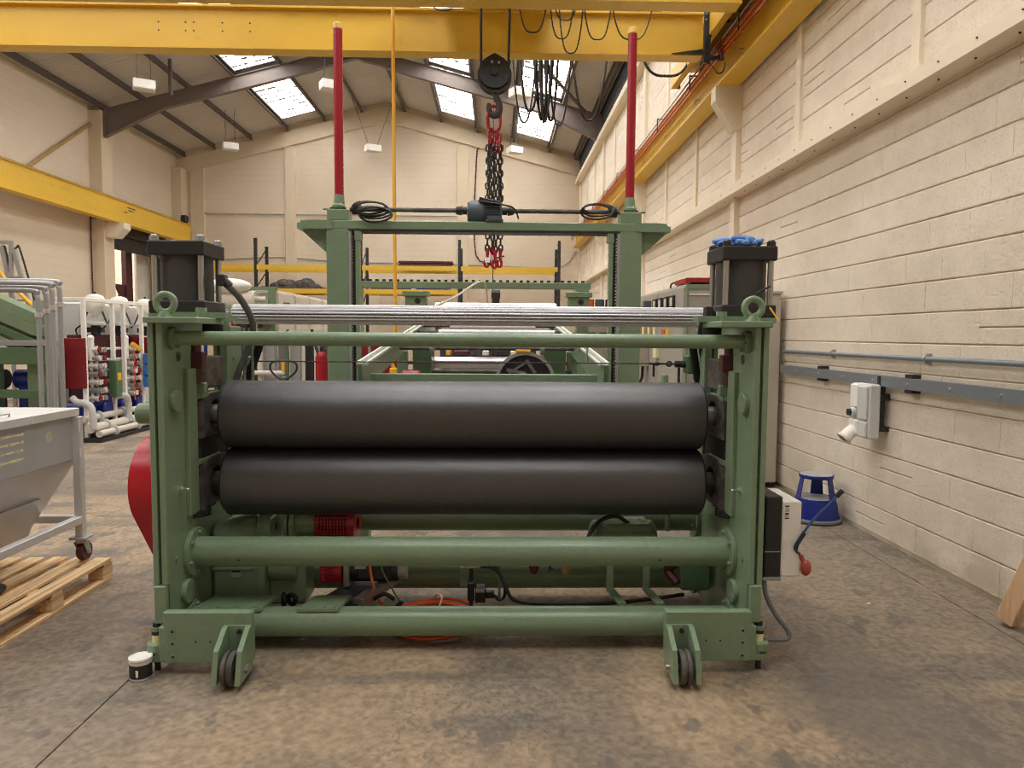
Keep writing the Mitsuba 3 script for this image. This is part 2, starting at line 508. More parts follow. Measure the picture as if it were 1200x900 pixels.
# left wall with the roller shutter doorway
group_struct('wall_left')
g = G().prism([(YF, 0), (YB + 0.3, 0), (YB + 0.3, 8.3), (YF, 8.3)], 'x', WL - 0.3, WL, holes=[[(22.2, 0.02), (22.2, 4.95), (25.95, 4.95), (25.95, 0.02)]])
obj('wall_left', 'masonry', g, 'm_wall_far', False)
for y in (3.6, 9.65, 15.7, 21.84, 27.15):
    obj('wall_left', 'column', G().box(WL - 0.02, -11.38, y - 0.28, y + 0.28, 0, 7.6 if y > 27 else 8.0, 0.01), 'm_cream_dull', False)
    obj('wall_left', 'corbel', G().prism([(-11.42, 4.83), (-10.85, 4.83), (-10.85, 4.66), (-11.1, 4.4), (-11.42, 4.4)], 'y', y - 0.2, y + 0.2), 'm_cream_paint', False)
obj('wall_left', 'conduit', G().tube(spline([(-11.70, 21.45, 2.3), (-11.70, 21.45, 4.75), (-11.68, 21.47, 4.93), (-11.4, 21.52, 4.9)], 5), 0.02, 6), 'm_maroon')

# end wall
group_struct('wall_back')
xs = [WL - 0.3, RIDGE, WR + 0.4]
obj('wall_back', 'masonry', G().prism([(xs[0], 0), (xs[2], 0), (xs[2], roof(xs[2]) + 0.1), (RIDGE, APEX + 0.1), (xs[0], roof(xs[0]) + 0.1)], 'y', YB, YB + 0.3), 'm_wall_far', False)
for x, w, top in ((-11.0, 0.5, 8.0), (-1.25, 0.42, 8.6), (-7.6, 0.4, 8.5)):
    obj('wall_back', 'column', G().box(x - w / 2, x + w / 2, YB - 0.09, YB + 0.02, 0, top, 0.01), 'm_cream_dull', False)
for s, xe in ((-1, WL), (1, WR)):
    zz = lambda x, d: roof(x) - d
    obj('wall_back', 'gable_beam', G().prism([(RIDGE, zz(RIDGE, 0.75)), (xe, zz(xe, 0.75)), (xe, zz(xe, 0.22)), (RIDGE, zz(RIDGE, 0.22))], 'y', YB - 0.12, YB + 0.02), 'm_cream_dull', False)
obj('wall_back', 'conduit', G().tube([(-11.3, YB - 0.06, 6.02), (-0.6, YB - 0.06, 6.02)], 0.022, 6), 'm_grey')
obj('wall_back', 'conduit', G().tube(spline([(-0.62, YB - 0.05, 8.55), (-0.75, YB - 0.05, 8.1), (-0.75, YB - 0.05, 4.6), (0.3, YB - 0.05, 4.58)], 5), 0.025, 6), 'm_maroon')
obj('wall_back', 'cable', G().tube(spline([(-10.1, YB - 0.04, 4.35), (-8.0, YB - 0.04, 4.45), (-5.5, YB - 0.04, 4.3), (-2.5, YB - 0.04, 4.27), (0.5, YB - 0.04, 4.2), (2.4, YB - 0.04, 4.2), (3.0, YB - 0.04, 4.8)], 6), 0.02, 6), 'm_grey')
struct('wall_front', G().box(WL - 0.3, WR + 0.4, YF - 0.3, YF, 0, APEX + 0.3), 'm_wall_far')

# roof: liner panels on purlins
group_struct('ceiling')
ny = int(round((YB - YF)))
for i in range(ny + 1):
    y0, y1 = YF - 0.2 + i + 0.005, YF - 0.2 + i + 0.995
    for xe in (WL - 0.3, WR + 0.4):
        za, zb = roof(RIDGE), roof(xe)
        obj('ceiling', 'liner_panel', G().prism([(RIDGE, za), (xe, zb), (xe, zb + 0.04), (RIDGE, za + 0.04)], 'y', y0, y1), 'm_liner', False)
PURLINS = (-11.4, -10.3, -8.97, -7.64, -6.29, -4.95, -3.39, -2.05, -0.71, 0.62, 1.95, 2.93)
for x in PURLINS:
    z = roof(x)
    obj('ceiling', 'purlin', G().box(x - 0.035, x - 0.025, YF, YB - 0.02, z - 0.20, z + 0.0).box(x - 0.035, x + 0.04, YF, YB - 0.02, z - 0.2, z - 0.19)
        .box(x - 0.09, x - 0.025, YF, YB - 0.02, z - 0.03, z - 0.02), 'm_purlin', False)
obj('ceiling', 'brace', G().tube([at(632, 72, 17.6), at(685, 130, 21.4)], 0.045, 8), 'm_purlin')
obj('ceiling', 'brace', G().box(-8.75, -8.67, 20.0, 20.08, 7.97, 8.9), 'm_purlin', False)
# daylit translucent roof sheets
nw = 0
for y0, y1 in ((21.9, 26.3), (15.85, 21.62), (9.95, 15.0), (4.05, 9.1), (-1.85, 3.2)):
    for x0, x1 in ((-7.58, -6.36), (-1.98, -0.78), (0.69, 1.88)) + (((-10.2, -9.05),) if y0 < 15 else ()):
        nw += 1
        w = group_struct(f'window_{nw}')
        n = 36
        ys = np.linspace(y0, y1, n)
        wav = 0.012 * np.cos(np.arange(n) * math.pi)
        v = np.array([(x, y, roof(x) - 0.06 + d) for y, d in zip(ys, wav) for x in (x0, x1)])
        f = np.array([q for i in range(n - 1) for q in ((2 * i, 2 * i + 2, 2 * i + 1), (2 * i + 1, 2 * i + 2, 2 * i + 3))])
        nn = np.cross(v[f[0, 1]] - v[f[0, 0]], v[f[0, 2]] - v[f[0, 0]])
        if nn[2] > 0: f = f[:, ::-1]
        obj(w, 'pane', G().add(v, f), 'm_grp', False, emitter={'type': 'area', 'radiance': {'type': 'rgb', 'value': [SKYLIGHT * c for c in SKYTINT]}})
        fr = G()
        for y in (y0, y1):
            fr.bar((x0, y, roof(x0) - 0.06), (x1, y, roof(x1) - 0.06), 0.05, 0.07)
        for x in (x0, x1):
            fr.bar((x, y0, roof(x) - 0.06), (x, y1, roof(x) - 0.06), 0.05, 0.07)
        obj(w, 'frame', fr, 'm_grey', False)
        if y0 > 15:
            dirt = G()                                # moss and dirt lying in the corrugations, seen against the light
            for i in range(int((y1 - y0) / 0.36)):
                y, x = y0 + 0.12 + 0.36 * i, x0 + 0.03
                while x < x1 - 0.06:
                    l = RNG.uniform(0.05, 0.35)
                    xe = min(x + l, x1 - 0.02)
                    if RNG.random() < (0.62 if i % 5 else 0.95):
                        dirt.bar((x, y, roof(x) - 0.085), (xe, y, roof(xe) - 0.085), RNG.uniform(0.05, 0.13), 0.006)
                    x = xe + RNG.uniform(0.02, 0.2)
            obj(w, 'dirt_streak', dirt, 'm_grey', False, kind='stuff')

# doorway: roller shutter, half rolled up, and the lit annex behind it
group_struct('door_1')
obj('door_1', 'shutter_box', G().box(-12.04, -11.60, 22.12, 26.0, 4.62, 5.0, 0.02), 'm_black', False)
for i in range(6):
    obj('door_1', 'slat', G().box(-11.80, -11.72, 22.2, 25.95, 4.62 - 0.072 * (i + 1) + 0.006, 4.62 - 0.072 * i, 0.012), 'm_cast', False)
for y in (22.24, 25.92):
    obj('door_1', 'guide', G().box(-11.85, -11.70, y - 0.05, y + 0.05, 0, 4.7), 'm_black', False)
group_struct('wall_annex')
obj('wall_annex', 'shell', G().box(-17.2, -17.0, 19, 29, 0, 6).box(-17, -12.05, 28.8, 29, 0, 6).box(-17, -12.05, 19, 19.2, 0, 6).box(-17.2, -12.05, 19, 29, 6, 6.2), 'm_cream_paint', False)
obj('wall_annex', 'floor', G().box(-17.2, -12.0, 19, 29, -0.2, 0.0), 'm_floor', False)
for i in range(9):
    obj('wall_annex', 'partition_panel', G().box(-12.32, -12.25, 25.2 + i * 0.3, 25.48 + i * 0.3, 0, 4.9), 'm_white_dirty', False)
obj('wall_annex', 'skylight', G().add([(-16.5, 20, 5.9), (-12.6, 20, 5.9), (-12.6, 28, 5.9), (-16.5, 28, 5.9)], [[0, 2, 1], [0, 3, 2]]), 'm_grp', False,
    emitter={'type': 'area', 'radiance': {'type': 'rgb', 'value': [SKYLIGHT * 0.45] * 3}})

# steel portal frames
for y in BAYS + [-2.3]:
    p = thing('portal_frame', 'brown steel roof rafter spanning the hall ' + {21.75: 'in front of the far skylights', 15.7: 'behind the yellow crane girder', 9.65: 'above the yellow crane girder', 3.6: 'above the green press', -2.3: 'behind the photographer'}[y],
              'roof frame', 'steel roof frames')
    for s, xe in ((-1, -11.34), (1, 3.06)):
        zt = lambda x: roof(x) - 0.205
        web = [(RIDGE, zt(RIDGE) - 0.36), (RIDGE + s * 0.6, zt(RIDGE + s * 0.6) - 0.36), (RIDGE + s * 1.3, zt(RIDGE + s * 1.3) - 0.40), (xe - s * 1.7, zt(xe - s * 1.7) - 0.40), (xe, zt(xe) - 0.78), (xe, zt(xe)), (RIDGE, zt(RIDGE))]
        obj(p, 'web', G().prism(web, 'y', y - 0.006, y + 0.006), 'm_rafter', False)
        g = G()
        for a, b in zip(web[:4], web[1:5]):
            g.bar((a[0], y, a[1]), (b[0], y, b[1]), 0.17, 0.014)
        g.bar((RIDGE, y, zt(RIDGE)), (xe, y, zt(xe)), 0.17, 0.014)
        g.box(xe - 0.01, xe + 0.01, y - 0.085, y + 0.085, zt(xe) - 0.8, zt(xe))
        obj(p, 'flange', g, 'm_rafter', False)
    obj(p, 'ridge_plate', G().box(RIDGE - 0.012, RIDGE + 0.012, y - 0.085, y + 0.085, roof(RIDGE) - 0.205 - 0.38, roof(RIDGE) - 0.205), 'm_rafter', False)
# hanging lamp boxes
LAMPS = [(-8.45, 18.0, 7.54, 'white box lamp hanging in front of the left end of the roof rafter'), (-8.75, 24.5, 7.75, 'white box lamp hanging over the far left corner of the hall'),
         (-4.17, 25.0, 7.87, 'white box lamp hung by a V of wires before the gable wall'), (-4.05, 18.2, 7.66, 'white box lamp hanging just left of the left red post'),
         (0.62, 25.6, 8.02, 'white box lamp hanging right of the red sling links'), (0.57, 18.2, 7.55, 'white box lamp hanging behind the bunched festoon cables')]
for x, y, z, lab in LAMPS:
    l = thing('pendant_lamp', lab, 'lamp', 'box lamps hung from the roof')
    a = 0.5
    R = rotz(a)
    obj(l, 'housing', G().box(-0.24, 0.24, -0.17, 0.17, -0.10, 0.10).xf(R, (x, y, z)), 'm_white', False)
    obj(l, 'lens', G().box(-0.21, 0.21, -0.14, 0.14, -0.115, -0.10).xf(R, (x, y, z)), 'm_glass_lamp', False)
    g = G()
    for s in (-1, 1):
        top = (x + s * (0.9 if abs(x + 4.17) < 0.05 else 0.15), y, roof(x) - 0.02)
        g.tube([(x + s * 0.15 * math.cos(a), y + s * 0.15 * math.sin(a), z + 0.1), top], 0.008, 5)
    each(l, 'wire', g, 'm_black', 30)
# ---------------------------------------------------------------- the green roller press in the foreground
CX, YA = -0.165, 4.06
P = thing('roller_press', 'large green two-roller press with black rubber rollers and black top cylinders', 'machine')


def sx(s, h):
    return CX + s * h


for s in (-1, 1):
    # side frame: two plates with a window for the bearing blocks, groove at the front edge
    outer = [(3.52, 0.06), (4.60, 0.06), (4.60, 0.66), (4.385, 0.74), (4.385, 1.695), (3.52, 1.695)]
    win = [(3.845, 0.70), (4.285, 0.70), (4.285, 1.60), (3.845, 1.60)]
    hole = circle(3.68, 1.53, 0.028, 16)
    g = G().prism(outer, 'x', sx(s, 1.428), sx(s, 1.450), [win, hole])
    fr = obj(P, 'side_frame', g, 'm_green', False)
    obj(fr, 'outer_plate', G().prism(outer, 'x', sx(s, 1.464), sx(s, 1.486), [win]), 'm_green', False)
    g = G()
    g.box(sx(s, 1.450), sx(s, 1.464), 3.53, 3.82, 0.06, 1.69).box(sx(s, 1.450), sx(s, 1.464), 4.3, 4.38, 0.06, 1.69)
    obj(fr, 'web', g, 'm_green_dark', False)
    g = G().box(sx(s, 1.422), sx(s, 1.452), 3.49, 3.525, 0.42, 1.695, 0.004)
    obj(fr, 'front_strip', g, 'm_green', False)
    obj(fr, 'front_strip', G().box(sx(s, 1.466), sx(s, 1.492), 3.49, 3.525, 0.42, 1.695, 0.004), 'm_green', False)
    obj(fr, 'front_strip', G().box(sx(s, 1.428), sx(s, 1.485), 3.475, 3.51, 0.235, 0.42, 0.004), 'm_green', False)
    obj(fr, 'guide_strip', G().box(sx(s, 1.405), sx(s, 1.430), 3.735, 3.845, 0.70, 1.465, 0.004), 'm_green', False)
    obj(fr, 'guide_strip', G().box(sx(s, 1.405), sx(s, 1.430), 4.285, 4.37, 0.70, 1.60, 0.004), 'm_green', False)
    for y, z, r in ((3.615, 1.31, 0.056), (3.70, 0.318, 0.062)):
        obj(fr, 'boss', G().cyl((sx(s, 1.43), y, z), (sx(s, 1.402), y, z), r, b=0.004, n=28), 'm_green')
    g = G().cyl((sx(s, 1.43), 3.665, 0.86), (sx(s, 1.415), 3.665, 0.86), 0.012, n=8).cyl((sx(s, 1.415), 3.665, 0.86), (sx(s, 1.39), 3.655, 0.86), 0.006, n=8).sph((sx(s, 1.385), 3.653, 0.86), 0.008, 6)
    obj(fr, 'grease_nipple', g, 'm_chrome')
    g = G()
    for yy, zz in ((3.60, 1.62), (3.60, 0.52), (4.45, 1.5), (4.45, 0.9)):
        g.cyl((sx(s, 1.43), yy, zz), (sx(s, 1.42), yy, zz), 0.014, n=6)
    each(fr, 'bolt', g, 'm_green')

    # bearing blocks sliding in the window
    for zc, h0, h1 in ((1.1985, -0.11, 0.12), (0.8218, -0.115, 0.145)):
        y0, y1 = 3.852, 4.278
        top = [(y1 - 0.0, zc + h1 - 0.03), (y1 - 0.1, zc + h1), (y0 + 0.14, zc + h1), (y0, zc + h1 - 0.035)]
        pr = [(y0, zc + h0), (y1, zc + h0)] + top
        b = obj(P, 'bearing_block', G().prism(pr, 'x', sx(s, 1.392), sx(s, 1.60), [circle(YA, zc, 0.088, 28)]), 'm_oxide', False)
        obj(b, 'bearing', G().ring((sx(s, 1.45), YA, zc), (sx(s, 1.58), YA, zc), 0.088, 0.057), 'm_black')
        obj(b, 'cap_plate', G().box(sx(s, 1.40), sx(s, 1.52), y0 - 0.004, y1 - 0.14, zc + h1 - 0.02, zc + h1 + 0.008, 0.004), 'm_green', False)
    obj(P, 'spacer_block', G().box(sx(s, 1.41), sx(s, 1.55), 3.88, 4.25, 0.955, 1.095, 0.01), 'm_black_soft', False)
    g = G().cyl((sx(s, 1.46), 3.95, 0.655), (sx(s, 1.46), 3.95, 0.71), 0.07, n=20).box(sx(s, 1.40), sx(s, 1.52), 3.86, 4.05, 0.69, 0.71)
    g.lathe([(0, 0), (0.05, 0.01), (0.06, 0.045), (0.0, 0.05)], (sx(s, 1.43), 3.86, 0.66), (0, 0, 1), 14)
    obj(P, 'lower_stop', g, 'm_black')
    # the ram and its crosshead above the top bearing block
    obj(P, 'ram', G().cyl((sx(s, 1.53), YA, 1.31), (sx(s, 1.53), YA, 1.70), 0.045), 'm_oxide')
    obj(P, 'crosshead', G().box(sx(s, 1.40), sx(s, 1.56), 3.93, 4.20, 1.345, 1.52, 0.008), 'm_oxide', False)
    obj(P, 'adjusting_screw', G().cyl((sx(s, 1.415), 3.86, 1.38), (sx(s, 1.415), 3.86, 1.60), 0.026).box(sx(s, 1.37), sx(s, 1.44), 3.83, 3.89, 1.46, 1.55, 0.005), 'm_maroon')
    obj(P, 'stop_lug', G().box(sx(s, 1.37), sx(s, 1.44), 3.86, 3.90, 1.325, 1.385, 0.005), 'm_green', False)
    # rear column
    obj(P, 'rear_column', G().box(sx(s, 1.43), sx(s, 1.52), 4.40, 4.60, 0.10, 1.69, 0.006), 'm_green', False)
    # top plates, eyebolt, hydraulic cylinder
    g = G().box(sx(s, 1.245), sx(s, 1.495), 3.455, 3.78, 1.692, 1.722, 0.004)
    tp = obj(P, 'top_plate', g, 'm_green', False)
    obj(P, 'top_plate', G().box(sx(s, 1.20), sx(s, 1.52), 3.70, 3.80, 1.722, 1.752).box(sx(s, 1.385), sx(s, 1.52), 3.80, 3.93, 1.722, 1.752).box(sx(s, 1.385), sx(s, 1.69), 3.93, 4.40, 1.722, 1.752), 'm_green', False)
    obj(tp, 'nut', G().cyl((sx(s, 1.325), 3.72, 1.722), (sx(s, 1.325), 3.72, 1.775), 0.028, n=6), 'm_green', False)
    obj(tp, 'lock_block', G().cyl((sx(s, 1.30), 3.80, 1.65), (sx(s, 1.30), 3.80, 1.692), 0.05, n=16), 'm_black_soft')
    e = obj(P, 'eyebolt', G().tor((sx(s, 1.428), 3.55, 1.79), (0, 1, 0), 0.043, 0.0165, 28, 10), 'm_green')
    obj(e, 'collar', G().cyl((sx(s, 1.428), 3.55, 1.722), (sx(s, 1.428), 3.55, 1.752), 0.036, 0.026, n=16), 'm_green')
    cxh, cy = sx(s, 1.54), 4.08
    cy_ = obj(P, 'hydraulic_cylinder', G().cyl((cxh, cy, 1.815), (cxh, cy, 2.065), 0.135, n=40), 'm_cast')
    obj(cy_, 'base_block', G().box(cxh - 0.15, cxh + 0.15, cy - 0.15, cy + 0.15, 1.752, 1.82, 0.006), 'm_black', False)
    obj(cy_, 'head_block', G().box(cxh - 0.15, cxh + 0.15, cy - 0.15, cy + 0.15, 2.06, 2.138, 0.006), 'm_black', False)
    for ax in (-1, 1):
        for ay in (-1, 1):
            px, py = cxh + ax * 0.122, cy + ay * 0.122
            obj(cy_, 'tie_rod', G().cyl((px, py, 1.82), (px, py, 2.065), 0.0165, n=12), 'm_steel')
            obj(cy_, 'rod_nut', G().cyl((px, py, 2.138), (px, py, 2.162), 0.024, n=6).sph((px, py, 2.162), (0.020, 0.020, 0.012), 8), 'm_galv' if s < 0 else 'm_black')
    # foot with jacking lugs and a castor
    obj(P, 'foot_plate', G().box(sx(s, 1.0), sx(s, 1.425), 3.43, 3.475, 0.06, 0.31, 0.005), 'm_green', False)
    ft = obj(P, 'foot_plate', G().box(sx(s, 1.405), sx(s, 1.45), 3.435, 3.80, 0.06, 0.235, 0.005), 'm_green', False)
    for z in (0.09, 0.155, 0.215):
        obj(ft, 'socket_screw', G().ring((sx(s, 1.38), 3.4295, z), (sx(s, 1.38), 3.426, z), 0.0125, 0.007, 14), 'm_green')
        obj(ft, 'screw_recess', G().cyl((sx(s, 1.38), 3.4295, z), (sx(s, 1.38), 3.4285, z), 0.0085, n=6), 'm_black', False)
    for x in (1.08, 1.2, 1.27):
        obj(ft, 'plug_hole', G().cyl((sx(s, x), 3.4295, 0.165), (sx(s, x), 3.4285, 0.165), 0.0045, n=8), 'm_black')
    lg = obj(P, 'jacking_lug', G().cyl((sx(s, 1.482), 3.49, 0.055), (sx(s, 1.482), 3.49, 0.085), 0.043, n=28, b=0.003).cyl((sx(s, 1.482), 3.49, 0.10), (sx(s, 1.482), 3.49, 0.14), 0.047, n=28, b=0.003).box(sx(s, 1.42), sx(s, 1.475), 3.45, 3.53, 0.055, 0.14), 'm_green')
    each(lg, 'jack_screw', G().cyl((sx(s, 1.482), 3.49, 0.14), (sx(s, 1.482), 3.49, 0.185), 0.022), 'm_stencil')
    obj(lg, 'foot_pad', G().cyl((sx(s, 1.482), 3.49, 0.0), (sx(s, 1.482), 3.49, 0.055), 0.014), 'm_black')
    obj(lg, 'jack_nut', G().cyl((sx(s, 1.482), 3.49, 0.18), (sx(s, 1.482), 3.49, 0.20), 0.024).cyl((sx(s, 1.482), 3.49, 0.215), (sx(s, 1.482), 3.49, 0.235), 0.018), 'm_black')
    obj(lg, 'jack_cap', G().cyl((sx(s, 1.482), 3.49, 0.198), (sx(s, 1.482), 3.49, 0.218), 0.026, n=12), 'm_green')
    c0 = sx(s, 1.065)
    ck = [(3.43, 0.045), (3.43, 0.248), (3.395, 0.248), (3.285, 0.18), (3.245, 0.035), (3.40, 0.035)]
    ca = obj(P, 'castor_bracket', G().prism(ck, 'x', c0 - 0.066, c0 - 0.042).prism(ck, 'x', c0 + 0.042, c0 + 0.066).box(c0 - 0.045, c0 + 0.045, 3.418, 3.432, 0.045, 0.248), 'm_green', False)
    obj(ca, 'castor_wheel', G().lathe([(0.02, -0.026), (0.078, -0.026), (0.082, -0.018), (0.082, -0.006), (0.073, -0.003), (0.073, 0.003), (0.082, 0.006), (0.082, 0.018), (0.078, 0.026), (0.02, 0.026)], (c0, 3.325, 0.082), (1, 0, 0), 32), 'm_oxide')
    obj(ca, 'axle', G().cyl((c0 - 0.085, 3.325, 0.082), (c0 + 0.085, 3.325, 0.082), 0.012).cyl((c0 + 0.066, 3.325, 0.082), (c0 + 0.084, 3.325, 0.082), 0.02, n=6), 'm_steel')
    obj(ca, 'bolt', G().cyl((c0 + 0.01, 3.419, 0.222), (c0 + 0.01, 3.405, 0.222), 0.012, n=6), 'm_black')
    # hoses down behind the frame
    hp = [at(265 if s < 0 else 834, 333 if s < 0 else 370, 4.0), at(283 if s < 0 else 825, 352 if s < 0 else 374, 4.15), at(296 if s < 0 else 821, 378 if s < 0 else 395, 4.3), at(293 if s < 0 else 825, 400 if s < 0 else 425, 4.4), at(276 if s < 0 else 829, 446, 4.45), at(266 if s < 0 else 838, 482, 4.5)]
    obj(P, 'hose', G().tube(spline(hp, 8), 0.019, 10), 'm_hose_grey' if s < 0 else 'm_black')
    hp2 = [q + np.array([0.03 * -s, 0.06, -0.05]) for q in hp[2:]]
    obj(P, 'hose', G().tube(spline(hp2, 8), 0.024, 10), 'm_black_soft')
    obj(P, 'hose_fitting', G().cyl(hp[0] + [-0.02, 0, 0.03], hp[0] + [0.02, 0, -0.01], 0.022, n=8).box(hp[0][0] - 0.04, hp[0][0] + 0.0, hp[0][1] - 0.03, hp[0][1] + 0.03, hp[0][2] - 0.01, hp[0][2] + 0.05, 0.004), 'm_black')

# rollers
for zc, nm in ((1.1985, 'upper'), (0.8218, 'lower')):
    rl = obj(P, 'roller', G().cyl((CX - 1.32, YA, zc), (CX + 1.32, YA, zc), 0.1875, n=96, b=0.012), 'm_rubber', label=f'{nm} black rubber roller')
    for s in (-1, 1):
        obj(rl, 'shaft', G().cyl((sx(s, 1.31), YA, zc), (sx(s, 1.60), YA, zc), 0.054, n=28).cyl((sx(s, 1.318), YA, zc), (sx(s, 1.352), YA, zc), 0.062, n=28), 'm_steel' if zc > 1 else 'm_oxide')
# cross tubes with bolted flanges
for y, z, r, rf, nb in ((3.60, 1.622, 0.035, 0.056, 4), (3.80, 0.497, 0.077, 0.127, 6), (3.75, 0.137, 0.076, 0.115, 6), (4.45, 0.51, 0.076, 0.11, 0), (4.45, 0.148, 0.078, 0.11, 0)):
    tb = obj(P, 'cross_tube', G().cyl((CX - 1.425, y, z), (CX + 1.425, y, z), r, n=40), 'm_green')
    for s in (-1, 1):
        obj(tb, 'flange', G().cyl((sx(s, 1.428), y, z), (sx(s, 1.402), y, z), rf, n=36, b=0.003), 'm_green')
        g = G()
        for i in range(nb):
            a = 0.35 + i * 2 * math.pi / nb
            yy, zz = y + math.cos(a) * (r + rf) / 2, z + math.sin(a) * (r + rf) / 2
            g.cyl((sx(s, 1.402), yy, zz), (sx(s, 1.386), yy, zz), 0.011, n=6)
        if nb: each(tb, 'flange_bolt', g, 'm_green')
for x in (-1.33, 0.87):
    obj(P, 'drain_hole', G().cyl((x, 3.7265, 0.472), (x, 3.7245, 0.4715), 0.005, n=8), 'm_black')
# fluted spreader roller at the back
fl = obj(P, 'fluted_roller', G().cyl((-1.66, 4.66, 1.768), (1.335, 4.66, 1.768), 0.038, n=32), 'm_black', label='ribbed bright steel spreader roller')
for i in range(18):
    a = (i + 0.5) * 2 * math.pi / 18
    c, q = np.array([0, math.cos(a), math.sin(a)]), np.array([0, -math.sin(a), math.cos(a)])
    v = []
    for x in (-1.66, 1.335):
        v += [np.array([x, 4.66, 1.768]) + c * r_ + q * w_ for r_, w_ in ((0.036, -0.0048), (0.061, -0.0048), (0.0635, 0.0), (0.061, 0.0048), (0.036, 0.0048))]
    f = [(j, (j + 1) % 5, 5 + (j + 1) % 5) for j in range(5)] + [(j, 5 + (j + 1) % 5, 5 + j) for j in range(5)] + [(0, 2, 1), (0, 3, 2), (0, 4, 3), (5, 6, 7), (5, 7, 8), (5, 8, 9)]
    obj(fl, 'flute', G().add(v, f), 'm_flute', False)
for s, xe in ((-1, -1.66), (1, 1.335)):
    obj(fl, 'end_cone', G().cyl((xe, 4.66, 1.768), (xe + s * 0.03, 4.66, 1.768), 0.056, 0.022), 'm_steel')
    obj(fl, 'journal', G().cyl((xe, 4.66, 1.768), (sx(s, 1.60), 4.66, 1.768), 0.018), 'm_steel')
    obj(fl, 'bracket', G().box(sx(s, 1.55), sx(s, 1.60), 4.60, 4.72, 1.60, 1.80, 0.004).box(sx(s, 1.45), sx(s, 1.60), 4.42, 4.70, 1.58, 1.61), 'm_green', False)
# emergency trip wire behind the rollers
w = obj(P, 'trip_wire', G().tube([(-1.58, 4.7, 1.468), (1.0, 4.7, 1.468)], 0.0045, 6), 'm_maroon')
g = G().tube([(1.0, 4.7, 1.468), (1.24, 4.7, 1.466)], 0.008, 6).tor((1.13, 4.7, 1.467), (0, 1, 0), 0.015, 0.006, 14, 6).sph((1.05, 4.7, 1.467), (0.02, 0.012, 0.014), 6).cyl((1.17, 4.7, 1.466), (1.235, 4.7, 1.464), 0.022, n=12)
obj(w, 'turnbuckle', g, 'm_black')
obj(P, 'trip_switch', G().box(1.235, 1.31, 4.64, 4.76, 1.405, 1.525, 0.01).box(1.31, 1.33, 4.62, 4.78, 1.36, 1.54), 'm_green_dark', False)
obj(P, 'trip_switch', G().box(-1.62, -1.57, 4.66, 4.74, 1.44, 1.50, 0.008), 'm_green_dark', False)
for x in (-1.45, -1.40):
    obj(P, 'air_pipe', G().tube([(x - 0.08, 4.45, 1.68), (x - 0.08, 4.45, 1.05)], 0.009, 6), 'm_green')
# red belt guard and green stub outside the left frame
from shapely.geometry import MultiPoint, Point
hull = Point(4.0, 0.83).buffer(0.25, 32).union(Point(4.32, 0.20).buffer(0.12, 16)).convex_hull
pts = list(hull.exterior.coords)[:-1]
gd = obj(P, 'belt_guard', G().prism(pts, 'x', -1.90, -1.68), 'm_red_guard', 30, label='red sheet-metal belt guard')
obj(gd, 'rim', G().prism(pts, 'x', -1.690, -1.672, [list(hull.buffer(-0.03).exterior.coords)[:-1]]), 'm_red_dark', False)
obj(P, 'guard_bracket', G().box(-1.69, -1.64, 3.95, 4.15, 0.45, 0.55), 'm_green', False)
obj(P, 'stub_tube', G().cyl((-1.865, 3.82, 1.225), (-1.64, 3.82, 1.225), 0.055, n=28, b=0.006), 'm_green')

# drive units between the cross tubes
gb = obj(P, 'gearbox', G().box(-1.585, -1.30, 4.02, 4.34, 0.09, 0.56, 0.02).box(-1.29, -1.08, 4.08, 4.30, 0.10, 0.40, 0.015), 'm_green', False)
g = G()
for z in (0.33, 0.42, 0.50):
    g.box(-1.58, -1.30, 4.012, 4.022, z - 0.008, z + 0.008, 0.003)
g.box(-1.325, -1.285, 4.0, 4.36, 0.10, 0.60, 0.004).box(-1.345, -1.325, 4.008, 4.02, 0.1, 0.58)
each(gb, 'rib', g, 'm_green')
obj(gb, 'rating_plate', G().box(-1.47, -1.42, 4.008, 4.012, 0.285, 0.312), 'm_galv', False)
obj(gb, 'plate_slot', G().box(-1.465, -1.425, 4.006, 4.012, 0.316, 0.324), 'm_black', False)
obj(gb, 'gear_cover', G().cyl((-1.575, 4.08, 0.475), (-1.32, 4.12, 0.535), 0.10, n=28, b=0.02), 'm_green')
obj(gb, 'cover_ring', G().ring((-1.30, 4.12, 0.535), (-1.25, 4.12, 0.54), 0.12, 0.02, 32).ring((-1.325, 4.12, 0.53), (-1.31, 4.12, 0.53), 0.125, 0.02, 32), 'm_green')
obj(gb, 'lift_strap', G().bar((-1.27, 4.06, 0.60), (-1.19, 4.06, 0.665), 0.03, 0.012), 'm_stencil', False)
obj(gb, 'output_flange', G().ring((-1.185, 4.17, 0.555), (-1.165, 4.17, 0.555), 0.15, 0.03, 32).ring((-1.155, 4.17, 0.555), (-1.13, 4.17, 0.555), 0.15, 0.03, 32), 'm_green')
obj(gb, 'support_web', G().prism([(-1.285, 0.30), (-1.16, 0.34), (-1.16, 0.36), (-1.285, 0.33)], 'y', 4.05, 4.08), 'm_green', False)
obj(gb, 'lower_drum', G().cyl((-1.29, 4.12, 0.33), (-1.12, 4.12, 0.33), 0.10, n=28, b=0.02), 'm_green')
m1 = obj(P, 'drive_motor', G().cyl((-1.13, 4.17, 0.555), (-1.00, 4.17, 0.555), 0.112, n=32), 'm_green')
obj(m1, 'mounting_block', G().box(-1.12, -1.01, 4.06, 4.17, 0.42, 0.53, 0.006), 'm_green_dark', False)
